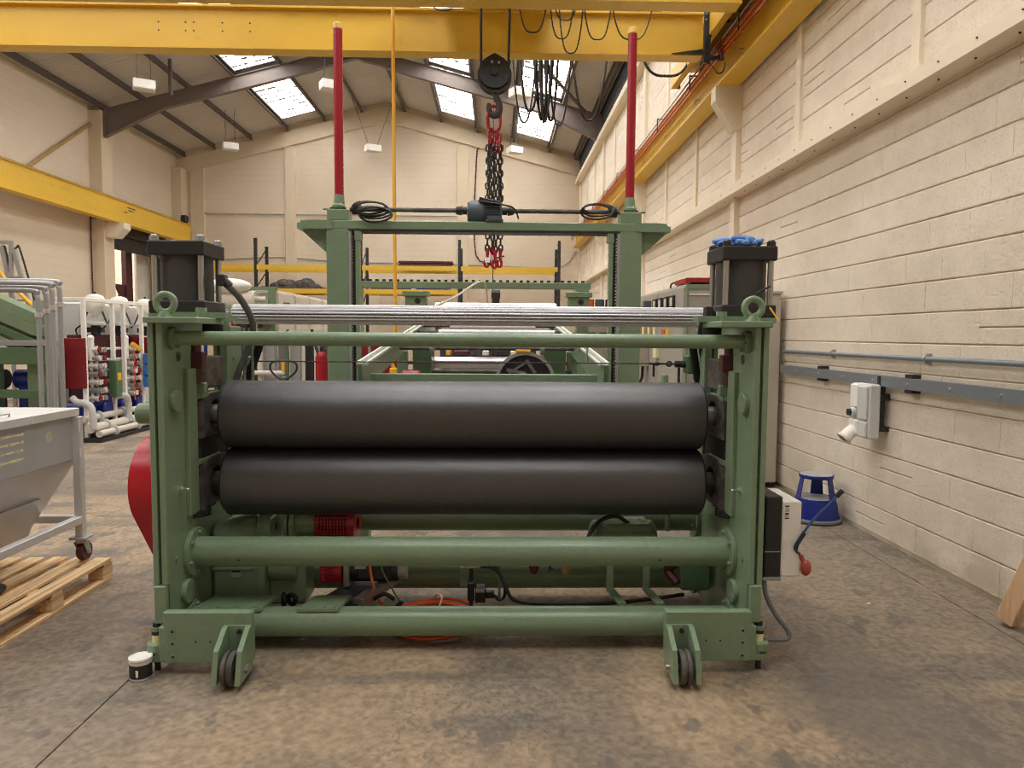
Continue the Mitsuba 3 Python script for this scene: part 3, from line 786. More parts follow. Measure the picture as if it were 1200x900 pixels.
# perforated red coupling guards, built as rings and bars
for (x0, x1, zc, R) in ((-1.015, -0.795, 0.555, 0.125), (-1.0, -0.88, 0.275, 0.075)):
    cg = obj(P, 'coupling_guard', G().cyl((x0 + 0.02, 4.17, zc), (x1 - 0.03, 4.17, zc), R - 0.014, n=32), 'm_black')
    g = G()
    nr, k = (11, 40) if R > 0.1 else (7, 24)
    for i in range(nr):
        x = x0 + (x1 - x0 - 0.04) * i / (nr - 1)
        g.ring((x - 0.004, 4.17, zc), (x + 0.004, 4.17, zc), R, R - 0.005, 32)
    for i in range(k):
        a = i * 2 * math.pi / k
        y, z = 4.17 + math.cos(a) * (R - 0.003), zc + math.sin(a) * (R - 0.003)
        g.bar((x0, y, z), (x1 - 0.02, y, z), 0.007, 0.006)
    obj(cg, 'perforated_sheet', g, 'm_red', 30, label='red perforated sheet')
    obj(cg, 'end_band', G().lathe([(R - 0.012, 0), (R + 0.004, 0), (R + 0.004, 0.042), (0.03, 0.042)], (x1 - 0.042, 4.17, zc), (1, 0, 0), 36), 'm_red')
m2 = obj(P, 'black_motor', G().cyl((-0.83, 4.17, 0.285), (-0.56, 4.17, 0.285), 0.075, n=28).box(-0.79, -0.59, 4.09, 4.2, 0.24, 0.37, 0.01), 'm_black')
obj(m2, 'end_flange', G().cyl((-0.56, 4.17, 0.285), (-0.51, 4.17, 0.285), 0.06, n=12), 'm_grey')
obj(m2, 'end_flange', G().box(-0.865, -0.83, 4.08, 4.26, 0.2, 0.36, 0.004), 'm_steel', False)
obj(m2, 'nameplate', G().box(-0.80, -0.735, 4.087, 4.09, 0.305, 0.33), 'm_galv', False)
obj(P, 'motor_bed', G().prism([(-0.99, 3.86), (-0.74, 3.86), (-0.58, 4.30), (-0.84, 4.30)], 'z', 0.165, 0.185), 'm_cast', False)
obj(P, 'motor_bed', G().bar((-0.74, 3.86, 0.19), (-0.59, 4.30, 0.19), 0.06, 0.05), 'm_steel', False)
each(P, 'cable_loop', G().tor((-1.17, 3.97, 0.17), (1, 0.3, 0), 0.03, 0.014, 14, 6).tor((-1.13, 3.99, 0.165), (0.4, 1, 0), 0.026, 0.013, 14, 6).tube(spline([(-0.66, 3.9, 0.20), (-0.60, 3.88, 0.235), (-0.55, 3.9, 0.20)], 5), 0.012, 6), 'm_black', 30)
for x0, x1 in ((-1.575, -1.21), (-1.03, -0.81)):
    pl = obj(P, 'mounting_plate', G().prism([(x0, 3.70), (x1, 3.70), (x1 + 0.03, 3.90), (x0 + 0.06, 3.90)], 'z', 0.207, 0.222), 'm_green', False)
    g = G()
    for i in range(4):
        g.cyl((x0 + (x1 - x0) * (0.1 + 0.27 * i), 3.725, 0.222), (x0 + (x1 - x0) * (0.1 + 0.27 * i), 3.725, 0.228), 0.01, n=6)
    each(pl, 'bolt', g, 'm_green')
# right-hand geared motor on two straps
m3 = obj(P, 'geared_motor', G().cyl((0.56, 4.15, 0.44), (0.93, 4.15, 0.44), 0.135, n=36, b=0.02).box(0.62, 0.90, 4.05, 4.25, 0.52, 0.575, 0.015), 'm_green')
each(m3, 'clamp_band', G().ring((0.61, 4.15, 0.44), (0.65, 4.15, 0.44), 0.142, 0.13, 32).ring((0.84, 4.15, 0.44), (0.88, 4.15, 0.44), 0.142, 0.13, 32), 'm_green')
obj(m3, 'cable', G().tube(spline([(0.51, 3.95, 0.49), (0.54, 4.0, 0.55), (0.61, 4.05, 0.605), (0.70, 4.08, 0.615), (0.77, 4.1, 0.57)], 8), 0.012, 8), 'm_black')
for x in (0.65, 0.855):
    obj(P, 'strap', G().box(x - 0.018, x + 0.018, 3.98, 4.0, 0.22, 0.42).bar((x, 3.99, 0.225), (x + 0.035, 3.78, 0.215), 0.045, 0.01), 'm_green', False)
obj(P, 'terminal_box', G().box(1.06, 1.23, 4.02, 4.2, 0.20, 0.40, 0.01), 'm_green_dark', False)
obj(P, 'cable_loom', G().tube(spline([(1.02, 4.1, 0.42), (1.03, 4.05, 0.36), (1.00, 4.08, 0.30), (1.04, 4.03, 0.24)], 6), 0.028, 8), 'm_maroon')
obj(P, 'lever', G().bar((1.16, 4.02, 0.53), (1.10, 3.96, 0.60), 0.012, 0.008).cyl((1.02, 4.2, 0.5), (1.02, 4.2, 0.62), 0.016, n=8), 'm_steel', False)
# pneumatic valve and hoses in the middle
vb = obj(P, 'valve', G().box(-0.155, -0.115, 4.07, 4.15, 0.12, 0.23, 0.006).box(-0.11, -0.05, 4.07, 4.15, 0.11, 0.20, 0.008).box(-0.05, 0.0, 4.09, 4.13, 0.13, 0.17, 0.004).cyl((-0.135, 4.11, 0.06), (-0.135, 4.11, 0.32), 0.012, n=8), 'm_black')
obj(vb, 'bracket', G().box(-0.20, -0.14, 4.15, 4.19, 0.18, 0.29).box(-0.20, -0.085, 4.15, 4.24, 0.285, 0.295), 'm_green', False)
each(vb, 'fitting', G().cyl((-0.18, 4.1, 0.325), (-0.085, 4.1, 0.325), 0.011, n=8).box(-0.155, -0.115, 4.08, 4.12, 0.31, 0.335, 0.003).box(-0.105, -0.055, 4.066, 4.07, 0.175, 0.195), 'm_galv')
obj(P, 'hose', G().tube(spline([(-0.40, 4.1, 0.335), (-0.28, 4.1, 0.33), (-0.18, 4.1, 0.325)], 6), 0.007, 6), 'm_black')
obj(P, 'hose', G().tube(spline([(-0.08, 4.1, 0.325), (0.0, 4.1, 0.32), (0.06, 4.08, 0.22), (0.12, 4.05, 0.135), (0.35, 4.03, 0.12), (0.7, 4.04, 0.125), (1.1, 4.1, 0.15)], 8), 0.011, 8), 'm_black')
obj(P, 'hose', G().tube(spline([(-0.08, 4.09, 0.318), (-0.01, 4.09, 0.31), (0.05, 4.1, 0.24), (0.06, 4.1, 0.15), (0.03, 4.1, 0.12), (0.0, 4.1, 0.145)], 8), 0.010, 8), 'm_black')
for x, r, m in ((0.228, 0.032, 'm_maroon'), (0.412, 0.03, 'm_card')):
    obj(P, 'filter_bowl', G().lathe([(0, -0.075), (r * 0.5, -0.07), (r, -0.03), (r, 0.06), (0, 0.06)], (x, 4.10, 0.345), (0, 0, 1), 18), m)
obj(P, 'drain_tap', G().tube([(0.32, 4.1, 0.36), (0.32, 4.1, 0.30), (0.305, 4.09, 0.285)], 0.007, 6).tube([(0.32, 4.1, 0.30), (0.335, 4.09, 0.305)], 0.004, 6), 'm_black')
obj(P, 'drop_pipe', G().tube([(0.03, 4.2, 0.42), (0.03, 4.2, 0.09)], 0.009, 6), 'm_green')
# electrical boxes on the right frame
eb = obj(P, 'isolator_box', G().box(1.375, 1.462, 3.60, 3.92, 0.41, 0.84, 0.006), 'm_black', False)
each(eb, 'seam', G().box(1.374, 1.463, 3.598, 3.60, 0.553, 0.558).box(1.374, 1.463, 3.597, 3.60, 0.405, 0.425), 'm_galv')
wb = obj(P, 'switch_box', G().box(1.462, 1.56, 3.60, 3.92, 0.425, 0.815, 0.006), 'm_white', False, label='white switch box')
g = G().box(1.470, 1.498, 3.5985, 3.60, 0.72, 0.80)
obj(wb, 'sticker', g, 'm_sticker', False)
g = G()
for i, (a, b) in enumerate(((0.0, 0.006), (0.011, 0.014), (0.02, 0.03), (0.038, 0.042), (0.05, 0.053), (0.06, 0.068))):
    g.box(1.474, 1.494, 3.5975, 3.5985, 0.726 + a, 0.726 + b)
obj(wb, 'barcode', g, 'm_ink', False, kind='stuff')
obj(P, 'bracket', G().box(1.32, 1.40, 3.66, 3.90, 0.50, 0.78), 'm_green_dark', False)
obj(wb, 'plug', G().sph((1.585, 3.59, 0.475), (0.028, 0.026, 0.042), 10).cyl((1.575, 3.59, 0.50), (1.56, 3.60, 0.54), 0.012, n=8), 'm_plug', label='dull red plug')
obj(wb, 'cable', G().tube(spline([(1.555, 3.60, 0.545), (1.53, 3.59, 0.57), (1.54, 3.58, 0.62), (1.60, 3.57, 0.72), (1.69, 3.56, 0.82), (1.72, 3.56, 0.855)], 6), 0.0065, 8), 'm_blue_cable')
obj(wb, 'cable_end', G().cyl((1.715, 3.56, 0.85), (1.745, 3.56, 0.88), 0.013, n=8).tube(spline([(1.53, 3.59, 0.57), (1.535, 3.585, 0.60), (1.565, 3.575, 0.66)], 4), 0.011, 6), 'm_black')
obj(P, 'conduit', G().tube(spline([(1.385, 3.62, 0.405), (1.39, 3.60, 0.33), (1.43, 3.57, 0.24), (1.49, 3.55, 0.16), (1.48, 3.54, 0.125), (1.41, 3.53, 0.125), (1.345, 3.50, 0.14)], 8), 0.012, 10), 'm_hose_grey')
# yellow edge of a ruler-like strip leaning on the right eyebolt
obj(P, 'cable_tie', G().tube([(1.325, 3.50, 1.79), (1.36, 3.47, 1.725)], 0.004, 6), 'm_yellow_plain')
obj(P, 'lead', G().tube(spline([(1.36, 3.95, 1.83), (1.41, 3.92, 1.88), (1.47, 3.88, 1.92)], 4), 0.006, 6), 'm_black')

# blue cloth gloves left on the right cylinder
g = G()
for i in range(26):
    a, q = RNG.uniform(0, 6.28), RNG.uniform(0, 0.05)
    c = np.array([1.345 + 0.10 * math.cos(a) * RNG.uniform(0.1, 1), 4.04 + 0.06 * math.sin(a), 2.147 + RNG.uniform(0.0, 0.028)])
    pts = [c + np.array([RNG.uniform(-0.05, 0.05), RNG.uniform(-0.05, 0.05), RNG.uniform(0, 0.02)]) for _ in range(5)]
    sp = spline(pts, 4)
    sp[:, 2] = np.maximum(sp[:, 2], 2.150)
    g.tube(sp, 0.011 + 0.006 * np.sin(np.linspace(0, 9, len(sp))), 7)
solo('rag', g, 'm_rag', 'crumpled blue cloth on top of the right black cylinder', 'cloth')

# ---------------------------------------------------------------- gantry stand behind the press
GN = thing('gantry_stand', 'green gantry stand with two red-capped posts and a cross shaft', 'gantry')
YG = 6.0
obj(GN, 'crossbeam', G().box(-1.57, 1.38, YG - 0.09, YG + 0.09, 2.485, 2.555, 0.006), 'm_green', False)
obj(GN, 'crossbeam', G().box(-1.19, 1.0, YG - 0.085, YG + 0.08, 2.470, 2.487), 'm_black', False)
for s, xc in ((-1, -1.275), (1, 1.09)):
    co = obj(GN, 'column', G().box(xc - 0.088, xc + 0.088, YG - 0.09, YG + 0.09, 0.0, 2.49, 0.005), 'm_green', False)
    xi = xc - s * 0.088
    obj(co, 'slide_rail', G().box(xi, xi - s * 0.022, YG - 0.085, YG - 0.06, 0.4, 2.47), 'm_galv', False)
    g = G()
    for i in range(60):
        g.box(xi - s * 0.024, xi - s * 0.055, YG - 0.07, YG - 0.03, 0.9 + i * 0.026, 0.9 + i * 0.026 + 0.016)
    obj(co, 'chain', g.box(xi - s * 0.03, xi - s * 0.05, YG - 0.055, YG - 0.025, 0.4, 2.47), 'm_black', False)
    obj(co, 'slide_rail', G().box(xi - s * 0.056, xi - s * 0.085, YG - 0.085, YG - 0.01, 0.4, 2.43), 'm_green', False)
    obj(co, 'slide_rail', G().box(xi - s * 0.05, xi - s * 0.10, YG - 0.09, YG, 2.40, 2.47), 'm_green', False)
    xo = xc + s * 0.088
    obj(GN, 'gusset', G().prism([(xo, 2.485), (xo + s * 0.20, 2.485), (xo + s * 0.20, 2.47), (xo, 2.29)], 'y', YG - 0.02, YG), 'm_green', False)
    obj(GN, 'beam_end', G().prism([(xo - s * 0.05, 2.555), (xo + s * 0.15, 2.555), (xo + s * 0.23, 2.525), (xo + s * 0.23, 2.485), (xo - s * 0.05, 2.485)], 'y', YG - 0.10, YG + 0.1), 'm_green', False)
    gbx = obj(GN, 'screw_gearbox', G().box(xc - 0.085, xc + 0.085, YG - 0.08, YG + 0.08, 2.555, 2.645, 0.006).box(xc - 0.05, xc + 0.05, YG - 0.06, YG + 0.06, 2.645, 2.70, 0.02).cyl((xc, YG, 2.70), (xc, YG, 2.77), 0.045, 0.038), 'm_green')
    obj(gbx, 'bolt', G().cyl((xc - 0.05, YG - 0.06, 2.645), (xc - 0.05, YG - 0.06, 2.66), 0.012, n=6).cyl((xc + 0.05, YG - 0.06, 2.645), (xc + 0.05, YG - 0.06, 2.66), 0.012, n=6).tube([(xc + s * 0.08, YG, 2.655), (xc + s * 0.13, YG, 2.655)], 0.006, 6), 'm_black')
    sc = obj(GN, 'screw_cover', G().cyl((xc, YG, 2.765), (xc, YG, 4.09), 0.036, n=24), 'm_red')
    obj(sc, 'cap', G().cyl((xc, YG, 4.07), (xc, YG, 4.12), 0.041, 0.039, n=24, b=0.004), 'm_cap')
    # cross shaft
    x0, x1 = xc - s * 0.085, (-0.24 if s < 0 else 0.05)
    sh = obj(GN, 'cross_shaft', G().cyl((x0, YG, 2.655), (x1, YG, 2.655), 0.018, n=14), 'm_oxide')
    each(sh, 'coupling', G().cyl((x0 - s * 0.02, YG, 2.655), (x0 - s * 0.09, YG, 2.655), 0.042, n=14).cyl((x1 + s * 0.09, YG, 2.655), (x1 + s * 0.04, YG, 2.655), 0.03, 0.04, n=12).cyl((x1 + s * 0.035, YG, 2.655), (x1, YG, 2.655), 0.032, n=12), 'm_black')
    g = G()
    for i in range(6 if s < 0 else 3):
        c = (x0 - s * (0.17 + 0.012 * i), YG - 0.05 - 0.006 * i, 2.675 - 0.016 * i)
        tt = np.arange(26) * 2 * math.pi / 26
        g.tube(np.c_[c[0] + 0.13 * np.cos(tt), c[1] + 0.02 * np.sin(2 * tt) - 0.01 * i, c[2] + (0.035 + 0.012 * (i % 3)) * np.sin(tt)], 0.0085, 6, True)
    obj(sh, 'cable_coil', g, 'm_black')
mt = obj(GN, 'gear_motor', G().lathe([(0, 0), (0.075, 0), (0.09, 0.03), (0.095, 0.13), (0.085, 0.14), (0.085, 0.26), (0.07, 0.28), (0, 0.28)], (-0.235, YG, 2.645), (1, 0, 0), 32), 'm_motor')
g = G()
for i in range(9):
    a = -0.4 + i * 0.25
    g.box(-0.09, 0.03, YG - 0.001 - 0.096 * math.cos(a), YG + 0.001 - 0.096 * math.cos(a), 2.645 + 0.08 * math.sin(a) - 0.004, 2.645 + 0.096 * math.sin(a) + 0.004)
each(mt, 'fin', g, 'm_black')
obj(mt, 'foot', G().box(-0.09, 0.055, YG - 0.10, YG + 0.08, 2.555, 2.575).box(-0.075, 0.04, YG - 0.105, YG - 0.085, 2.565, 2.60), 'm_motor', False)
obj(mt, 'terminal_box', G().bar((-0.14, YG - 0.06, 2.735), (0.03, YG - 0.06, 2.70), 0.09, 0.03, 0.005), 'm_black', False)
obj(mt, 'lead', G().tube(spline([(-0.15, YG - 0.11, 2.715), (-0.06, YG - 0.13, 2.70), (0.05, YG - 0.12, 2.685), (0.14, YG - 0.1, 2.66), (0.18, YG - 0.08, 2.58)], 6), 0.007, 6), 'm_black')
# ---------------------------------------------------------------- overhead crane
RBX, LBX = 2.94, -11.10
for s, x, zt, nm in ((1, RBX, 5.30, 'right'), (-1, LBX, 5.50, 'left')):
    rb = thing('runway_beam', {'right': 'yellow crane runway beam with red conductor bars along the block wall', 'left': 'yellow crane runway beam along the plain wall with the shutter door'}[nm], 'crane beam')
    y0, y1 = YF + 0.1, (26.9 if s > 0 else 26.7)
    obj(rb, 'web', G().box(x - 0.012, x + 0.012, y0, y1, 4.83, zt) if s > 0 else G().box(x + 0.06, x + 0.085, y0, y1, 4.85, zt - 0.02), 'm_yellow', False)
    obj(rb, 'bottom_flange', G().box(x - 0.14, x + 0.14, y0, y1, 4.83, 4.852), 'm_yellow', False)
    obj(rb, 'top_flange', G().box(x - 0.13, x + 0.13, y0, y1, zt - 0.022, zt), 'm_yellow', False)
    obj(rb, 'rail', G().box(x - 0.03, x + 0.03, y0, y1, zt, zt + 0.05), 'm_oxide', False)
    if s > 0:
        for k in range(4):
            obj(rb, 'conductor_bar', G().box(2.735 + 0.008 * k, 2.752 + 0.008 * k, y0, y1, 5.262 - 0.055 * k, 5.280 - 0.055 * k), 'm_red' if k else 'm_grey', False)
        for i in range(12):
            y = 2.2 + 2.05 * i
            obj(rb, 'bar_hanger', G().box(2.70, 2.93, y - 0.015, y + 0.015, 5.285, 5.297).box(2.70, 2.712, y - 0.015, y + 0.015, 5.08, 5.297), 'm_black', False)
        for i in range(10):
            y = 6.9 + 1.9 * i
            obj(rb, 'hook', G().tube([(2.925, y, 5.06), (2.88, y, 5.06), (2.87, y, 5.03), (2.89, y, 5.01)], 0.008, 5), 'm_galv')
    else:
        g = G()
        for yy, z, w in ((22.2, 5.34, 0.5), (22.25, 5.26, 0.34), (22.0, 5.18, 0.2)):
            g.box(x + 0.085, x + 0.087, yy, yy + w, z, z + 0.03)
        obj(rb, 'stencil_mark', g, 'm_ink', False)
        obj(rb, 'end_stop', G().box(x - 0.1, x + 0.1, 26.3, 26.55, zt + 0.05, zt + 0.3, 0.03), 'm_black', False)
    for y in (9.5, 15.4, 21.84):
        obj(rb, 'seat_bolt', G().cyl((x - 0.1 * s, y, 4.80), (x - 0.1 * s, y, 4.87), 0.02, n=6), 'm_black', False)

C = thing('overhead_crane', 'yellow double-girder overhead crane bridge across the top of the hall', 'crane')
for y in (7.965, 9.42):
    xa, xb = LBX + 0.36, RBX - 0.36
    gi = obj(C, 'girder', G().box(xa, xb, y - 0.095, y - 0.085, 5.18, 5.64).box(xa, xb, y + 0.085, y + 0.095, 5.18, 5.64), 'm_yellow', False)
    obj(gi, 'bottom_flange', G().box(xa, xb, y - 0.115, y + 0.115, 5.157, 5.18), 'm_yellow', False)
    obj(gi, 'top_flange', G().box(xa, xb, y - 0.16, y + 0.16, 5.64, 5.665), 'm_yellow', False)
    obj(gi, 'rail', G().box(xa, xb, y - 0.02, y + 0.02, 5.665, 5.71), 'm_oxide', False)
for x in (-4.18, -3.85, -3.75, -3.40, -3.06):
    for z in (5.37, 5.47):
        obj(C, 'bolt_hole', G().cyl((x, 9.326, z), (x, 9.322, z), 0.010, n=8), 'm_black', False)
for x, s in ((RBX, 1), (LBX, -1)):
    xi, xo = x - s * 0.36, x + s * 0.14                # inner and outer side plates over the rail
    ec = obj(C, 'end_carriage', G().box(xi, xi + s * 0.012, 6.3, 11.0, 5.31, 5.56).box(xo, xo - s * 0.012, 6.3, 11.0, 5.36, 5.56).box(xi, xo, 6.3, 11.0, 5.548, 5.56).box(xi, xi + s * 0.09, 6.3, 11.0, 5.31, 5.322), 'm_yellow', False)
    obj(ec, 'end_plate', G().box(xi, xi + s * 0.14, 10.99, 11.005, 5.31, 5.56), 'm_yellow', False)
    for y in (6.8, 10.5):
        obj(ec, 'wheel', G().cyl((x - 0.05, y, 5.44), (x + 0.05, y, 5.44), 0.09, n=24), 'm_oxide')
    obj(ec, 'buffer', G().cyl((xi + s * 0.06, 11.0, 5.42), (xi + s * 0.06, 11.06, 5.42), 0.03, n=12), 'm_black')
    obj(C, 'gusset', G().prism([(xi, 5.17), (xi - s * 0.4, 5.17), (xi, 5.23)], 'y', 9.27, 9.30), 'm_black', False)
obj(C, 'collector_arm', G().box(2.52, 2.56, 9.05, 9.10, 4.98, 5.62, 0.004).box(2.56, 2.60, 9.05, 9.08, 4.98, 5.62).bar((2.54, 9.07, 5.02), (2.72, 9.1, 5.06), 0.05, 0.04), 'm_black', False)
obj(C, 'arm_bolt', G().cyl((2.54, 9.05, 5.56), (2.54, 9.044, 5.56), 0.012, n=8).cyl((2.54, 9.05, 5.49), (2.54, 9.044, 5.49), 0.012, n=8), 'm_galv', False)
for k in range(4):
    cs = obj(C, 'collector_shoe', G().box(2.70 + 0.018 * k, 2.716 + 0.018 * k, 9.0 + 0.06 * (k % 2), 9.22 + 0.06 * (k % 2), 5.215 - 0.036 * k, 5.245 - 0.036 * k), 'm_red_dark', False)
    obj(cs, 'spring_arm', G().tube([(2.708 + 0.018 * k, 9.11, 5.22 - 0.036 * k), (2.73 + 0.018 * k, 9.11, 5.10 - 0.02 * k), (2.72 + 0.02 * k, 9.11, 5.03)], 0.01, 6), 'm_hose_grey' if k % 2 else 'm_maroon')
obj(C, 'lead', G().tube(spline([(2.60, 9.08, 5.30), (2.70, 9.0, 5.42), (2.8, 8.95, 5.44)], 6), 0.012, 6).tube(spline([(2.56, 9.08, 4.99), (2.62, 9.05, 4.95), (2.68, 9.0, 4.84), (2.76, 9.05, 4.88), (2.80, 9.1, 5.0)], 6), 0.008, 6).tube(spline([(2.62, 9.2, 5.75), (2.68, 9.15, 5.66), (2.71, 9.1, 5.55)], 6), 0.014, 6), 'm_black')
obj(C, 'festoon_track', G().box(-3.0, 2.6, 8.74, 8.78, 5.76, 5.81).box(-3.0, 2.6, 10.38, 10.42, 5.76, 5.81), 'm_galv', False)
for x in (-2.5, 0.2, 2.4):
    obj(C, 'track_arm', G().box(x - 0.02, x + 0.02, 9.55, 10.42, 5.81, 5.85).box(x - 0.02, x + 0.02, 8.29, 8.78, 5.81, 5.85), 'm_galv', False)
# hoist trolley above the picture, its ropes and hook block
hz = obj(C, 'hoist_trolley', G().box(-0.7, 0.7, 7.5, 9.5, 5.85, 6.2, 0.02).cyl((-0.6, 8.8, 6.1), (0.6, 8.8, 6.1), 0.24, n=28), 'm_yellow', False)
HB = thing('hook_block', 'black crane hook block hanging on wire ropes in front of the yellow girder', 'hook block')
obj(HB, 'rope', G().tube([(-0.2, 8.8, 5.85), (-0.19, 8.8, 4.76)], 0.016, 8), 'm_black')
obj(HB, 'rope', G().tube([(0.15, 8.8, 5.85), (0.13, 8.8, 4.76)], 0.016, 8), 'm_black')
hull = Point(-0.03, 4.715).buffer(0.185, 32).union(Point(-0.03, 4.905).buffer(0.02, 6)).convex_hull
pp = list(hull.exterior.coords)[:-1]
obj(HB, 'cheek_plate', G().prism(pp, 'y', 8.70, 8.72), 'm_black', False)
obj(HB, 'cheek_plate', G().prism(pp, 'y', 8.88, 8.90), 'm_black', False)
obj(HB, 'sheave', G().lathe([(0, -0.06), (0.20, -0.06), (0.17, 0), (0.20, 0.06), (0, 0.06)], (-0.03, 8.80, 4.69), (0, 1, 0), 36), 'm_black')
obj(HB, 'pin', G().cyl((-0.03, 8.665, 4.715), (-0.03, 8.70, 4.715), 0.045, n=20).ring((-0.03, 8.655, 4.715), (-0.03, 8.665, 4.715), 0.03, 0.02, 16), 'm_cast')
obj(HB, 'bolt', G().cyl((-0.06, 8.685, 4.82), (-0.06, 8.70, 4.82), 0.016, n=8).cyl((0.02, 8.685, 4.815), (0.02, 8.70, 4.815), 0.016, n=8), 'm_galv')
hk = [(-0.02, 8.80, 4.53), (-0.02, 8.80, 4.46), (0.015, 8.80, 4.40), (0.03, 8.80, 4.33), (0.015, 8.80, 4.27), (-0.03, 8.80, 4.24), (-0.08, 8.80, 4.27), (-0.10, 8.80, 4.33), (-0.095, 8.80, 4.375)]
sp = spline(hk, 6)
obj(HB, 'hook', G().tube(sp, 0.022 + 0.02 * np.sin(np.linspace(0.3, 2.9, len(sp))), 10).cyl((-0.02, 8.8, 4.5), (-0.02, 8.8, 4.57), 0.05, n=16), 'm_cast')


def link(g, c, axis, L, W, r, n=12, m=5):
    """One oval chain link: length along z, flat in the plane normal to axis."""
    t = np.arange(n) * 2 * math.pi / n
    u = (W / 2 - r) * np.sign(np.cos(t)) * np.abs(np.cos(t)) ** 0.7
    w = (L / 2 - r) * np.sign(np.sin(t)) * np.abs(np.sin(t)) ** 0.8
    ax = np.array([math.cos(axis), math.sin(axis), 0])
    return g.tube(np.asarray(c, float) + u[:, None] * ax + np.c_[0 * w, 0 * w, w], r, m, True)


CS = thing('chain_sling', 'black four-leg chain sling with red fittings hanging from the crane hook', 'chain sling')
g = G(); link(g, (-0.035, 8.80, 4.20), 0.15, 0.34, 0.19, 0.02, 20, 8)
obj(CS, 'master_link', g, 'm_red')
for i, (x, y) in enumerate(((-0.07, 8.78), (0.0, 8.82), (-0.06, 8.83), (0.02, 8.77))):
    g = G(); link(g, (x, y, 4.02 - 0.02 * i), 0.5 + i * 0.7, 0.15, 0.085, 0.013, 14, 6); link(g, (x * 1.2, y, 3.91 - 0.02 * i), 2.0 + i, 0.13, 0.075, 0.012, 14, 6)
    obj(CS, 'coupling_link', g, 'm_red')
legs = ((-0.105, 8.80, 3.86, 2.62), (-0.045, 8.84, 3.84, 2.65), (-0.012, 8.76, 3.84, 2.60), (0.05, 8.80, 3.86, 2.62), (-0.08, 8.74, 3.86, 3.05), (0.035, 8.86, 3.86, 3.10))
for i, (x, y, zt, zb) in enumerate(legs):
    g, z, k = G(), zt, 0
    while z > zb:
        link(g, (x + 0.004 * math.sin(z * 9 + i), y, z), (k % 2) * math.pi / 2 + 0.35 * math.sin(i * 2.1), 0.098, 0.068, 0.0115, 12, 5)
        z -= 0.0735; k += 1
    obj(CS, 'chain_leg', g, 'm_black')
    if i < 4:
        h = obj(CS, 'leg_hook', G().tube(spline([(x, y, zb + 0.02), (x, y, zb - 0.06), (x + 0.014, y, zb - 0.11), (x + 0.005, y, zb - 0.15), (x - 0.02, y, zb - 0.155), (x - 0.034, y, zb - 0.12), (x - 0.028, y, zb - 0.08)], 5), 0.016, 8).cyl((x, y, zb - 0.02), (x, y, zb + 0.06), 0.022, n=10), 'm_red')
        if i < 2:
            obj(h, 'tag', G().box(x - 0.03, x + 0.03, y - 0.025, y - 0.02, zb - 0.11, zb - 0.05), 'm_white', False)
# festoon cables: each loop hangs by itself from the track
def loop(xa, xb, y, ztop, zlow, r, lab, grp, dy=0.0, n=18, V=0.62):
    t = np.linspace(-1, 1, n)
    x = (xa + xb) / 2 + (xb - xa) / 2 * np.sign(t) * np.abs(t) ** V
    z = zlow + (ztop - zlow) * np.abs(t) ** 2.1
    solo('festoon_cable', G().tube(np.c_[x, y + dy * t, z], r, 6), 'm_black', lab, 'cable', grp)


F1 = [(0.22, 0.60, 5.17, 'first cable loop right of the hook block ropes on the yellow girder'), (0.59, 0.91, 5.11, 'cable loop between the first loop and the deepest loop'), (0.70, 1.02, 4.95, 'deepest cable loop on the front of the yellow girder'),
      (0.63, 0.96, 5.33, 'shallowest cable loop, high on the yellow girder'), (0.99, 1.36, 5.12, 'cable loop right of the deepest loop'), (1.31, 1.86, 5.13, 'widest cable loop, behind the tip of the right red post')]
for i, (a, b, zl, lab) in enumerate(F1):
    loop(a, b, 8.72 + 0.012 * i, 5.76, zl, 0.0085, lab, 'cable loops in front of the yellow girder')
loop(-0.85, -0.42, 8.76, 5.76, 5.42, 0.0085, 'cable loop left of the hook block ropes', 'cable loops in front of the yellow girder')
F2 = [(0.20, 0.56, 4.62, 0), (0.30, 0.62, 4.78, 0), (0.50, 0.80, 4.70, 0), (0.54, 0.72, 4.68, 0), (0.58, 0.76, 4.64, 0), (0.62, 0.70, 4.63, 0), (0.66, 0.86, 4.66, 0), (0.70, 1.05, 4.60, 0), (1.02, 1.56, 4.66, 0), (-0.30, 0.24, 5.10, 0)]
for i, (a, b, zl, _) in enumerate(F2):
    lab = {0: 'thin cable loop at the left of the bunch below the girder', 8: 'wide thick cable loop at the right of the bunch below the girder', 9: 'cable sagging behind the hook block under the girder', 7: 'cable loop right beside the tight bunch below the girder'}.get(i, 'black cable in the tight bunch hanging below the yellow girder')
    loop(a, b, 10.40 + 0.02 * (i % 4), 5.76, zl, 0.018 if i in (1, 2, 3, 4, 5, 6, 8) else 0.013, lab, 'cables bunched behind the yellow girder', V=0.85)  #, 'cables bunched behind the yellow girder')
loop(1.95, 2.65, 10.1, 5.5, 5.18, 0.018, 'thick cable sagging between the red post and the end carriage', 'cables bunched behind the yellow girder')
# yellow pendant cable
pc = thing('pendant_cable', 'yellow pendant cable hanging straight down from the crane beside the left red post', 'cable')
obj(pc, 'cable', G().tube(spline([(-1.225, 8.75, 5.95), (-1.215, 8.75, 4.5), (-1.21, 8.75, 3.0), (-1.205, 8.76, 2.0), (-1.22, 8.78, 1.55), (-1.26, 8.8, 1.35), (-1.23, 8.82, 1.22)], 8), 0.021, 8), 'm_yellow_plain')
obj(pc, 'control_box', G().box(-1.28, -1.19, 8.78, 8.86, 0.98, 1.24, 0.012), 'm_yellow_plain', False)

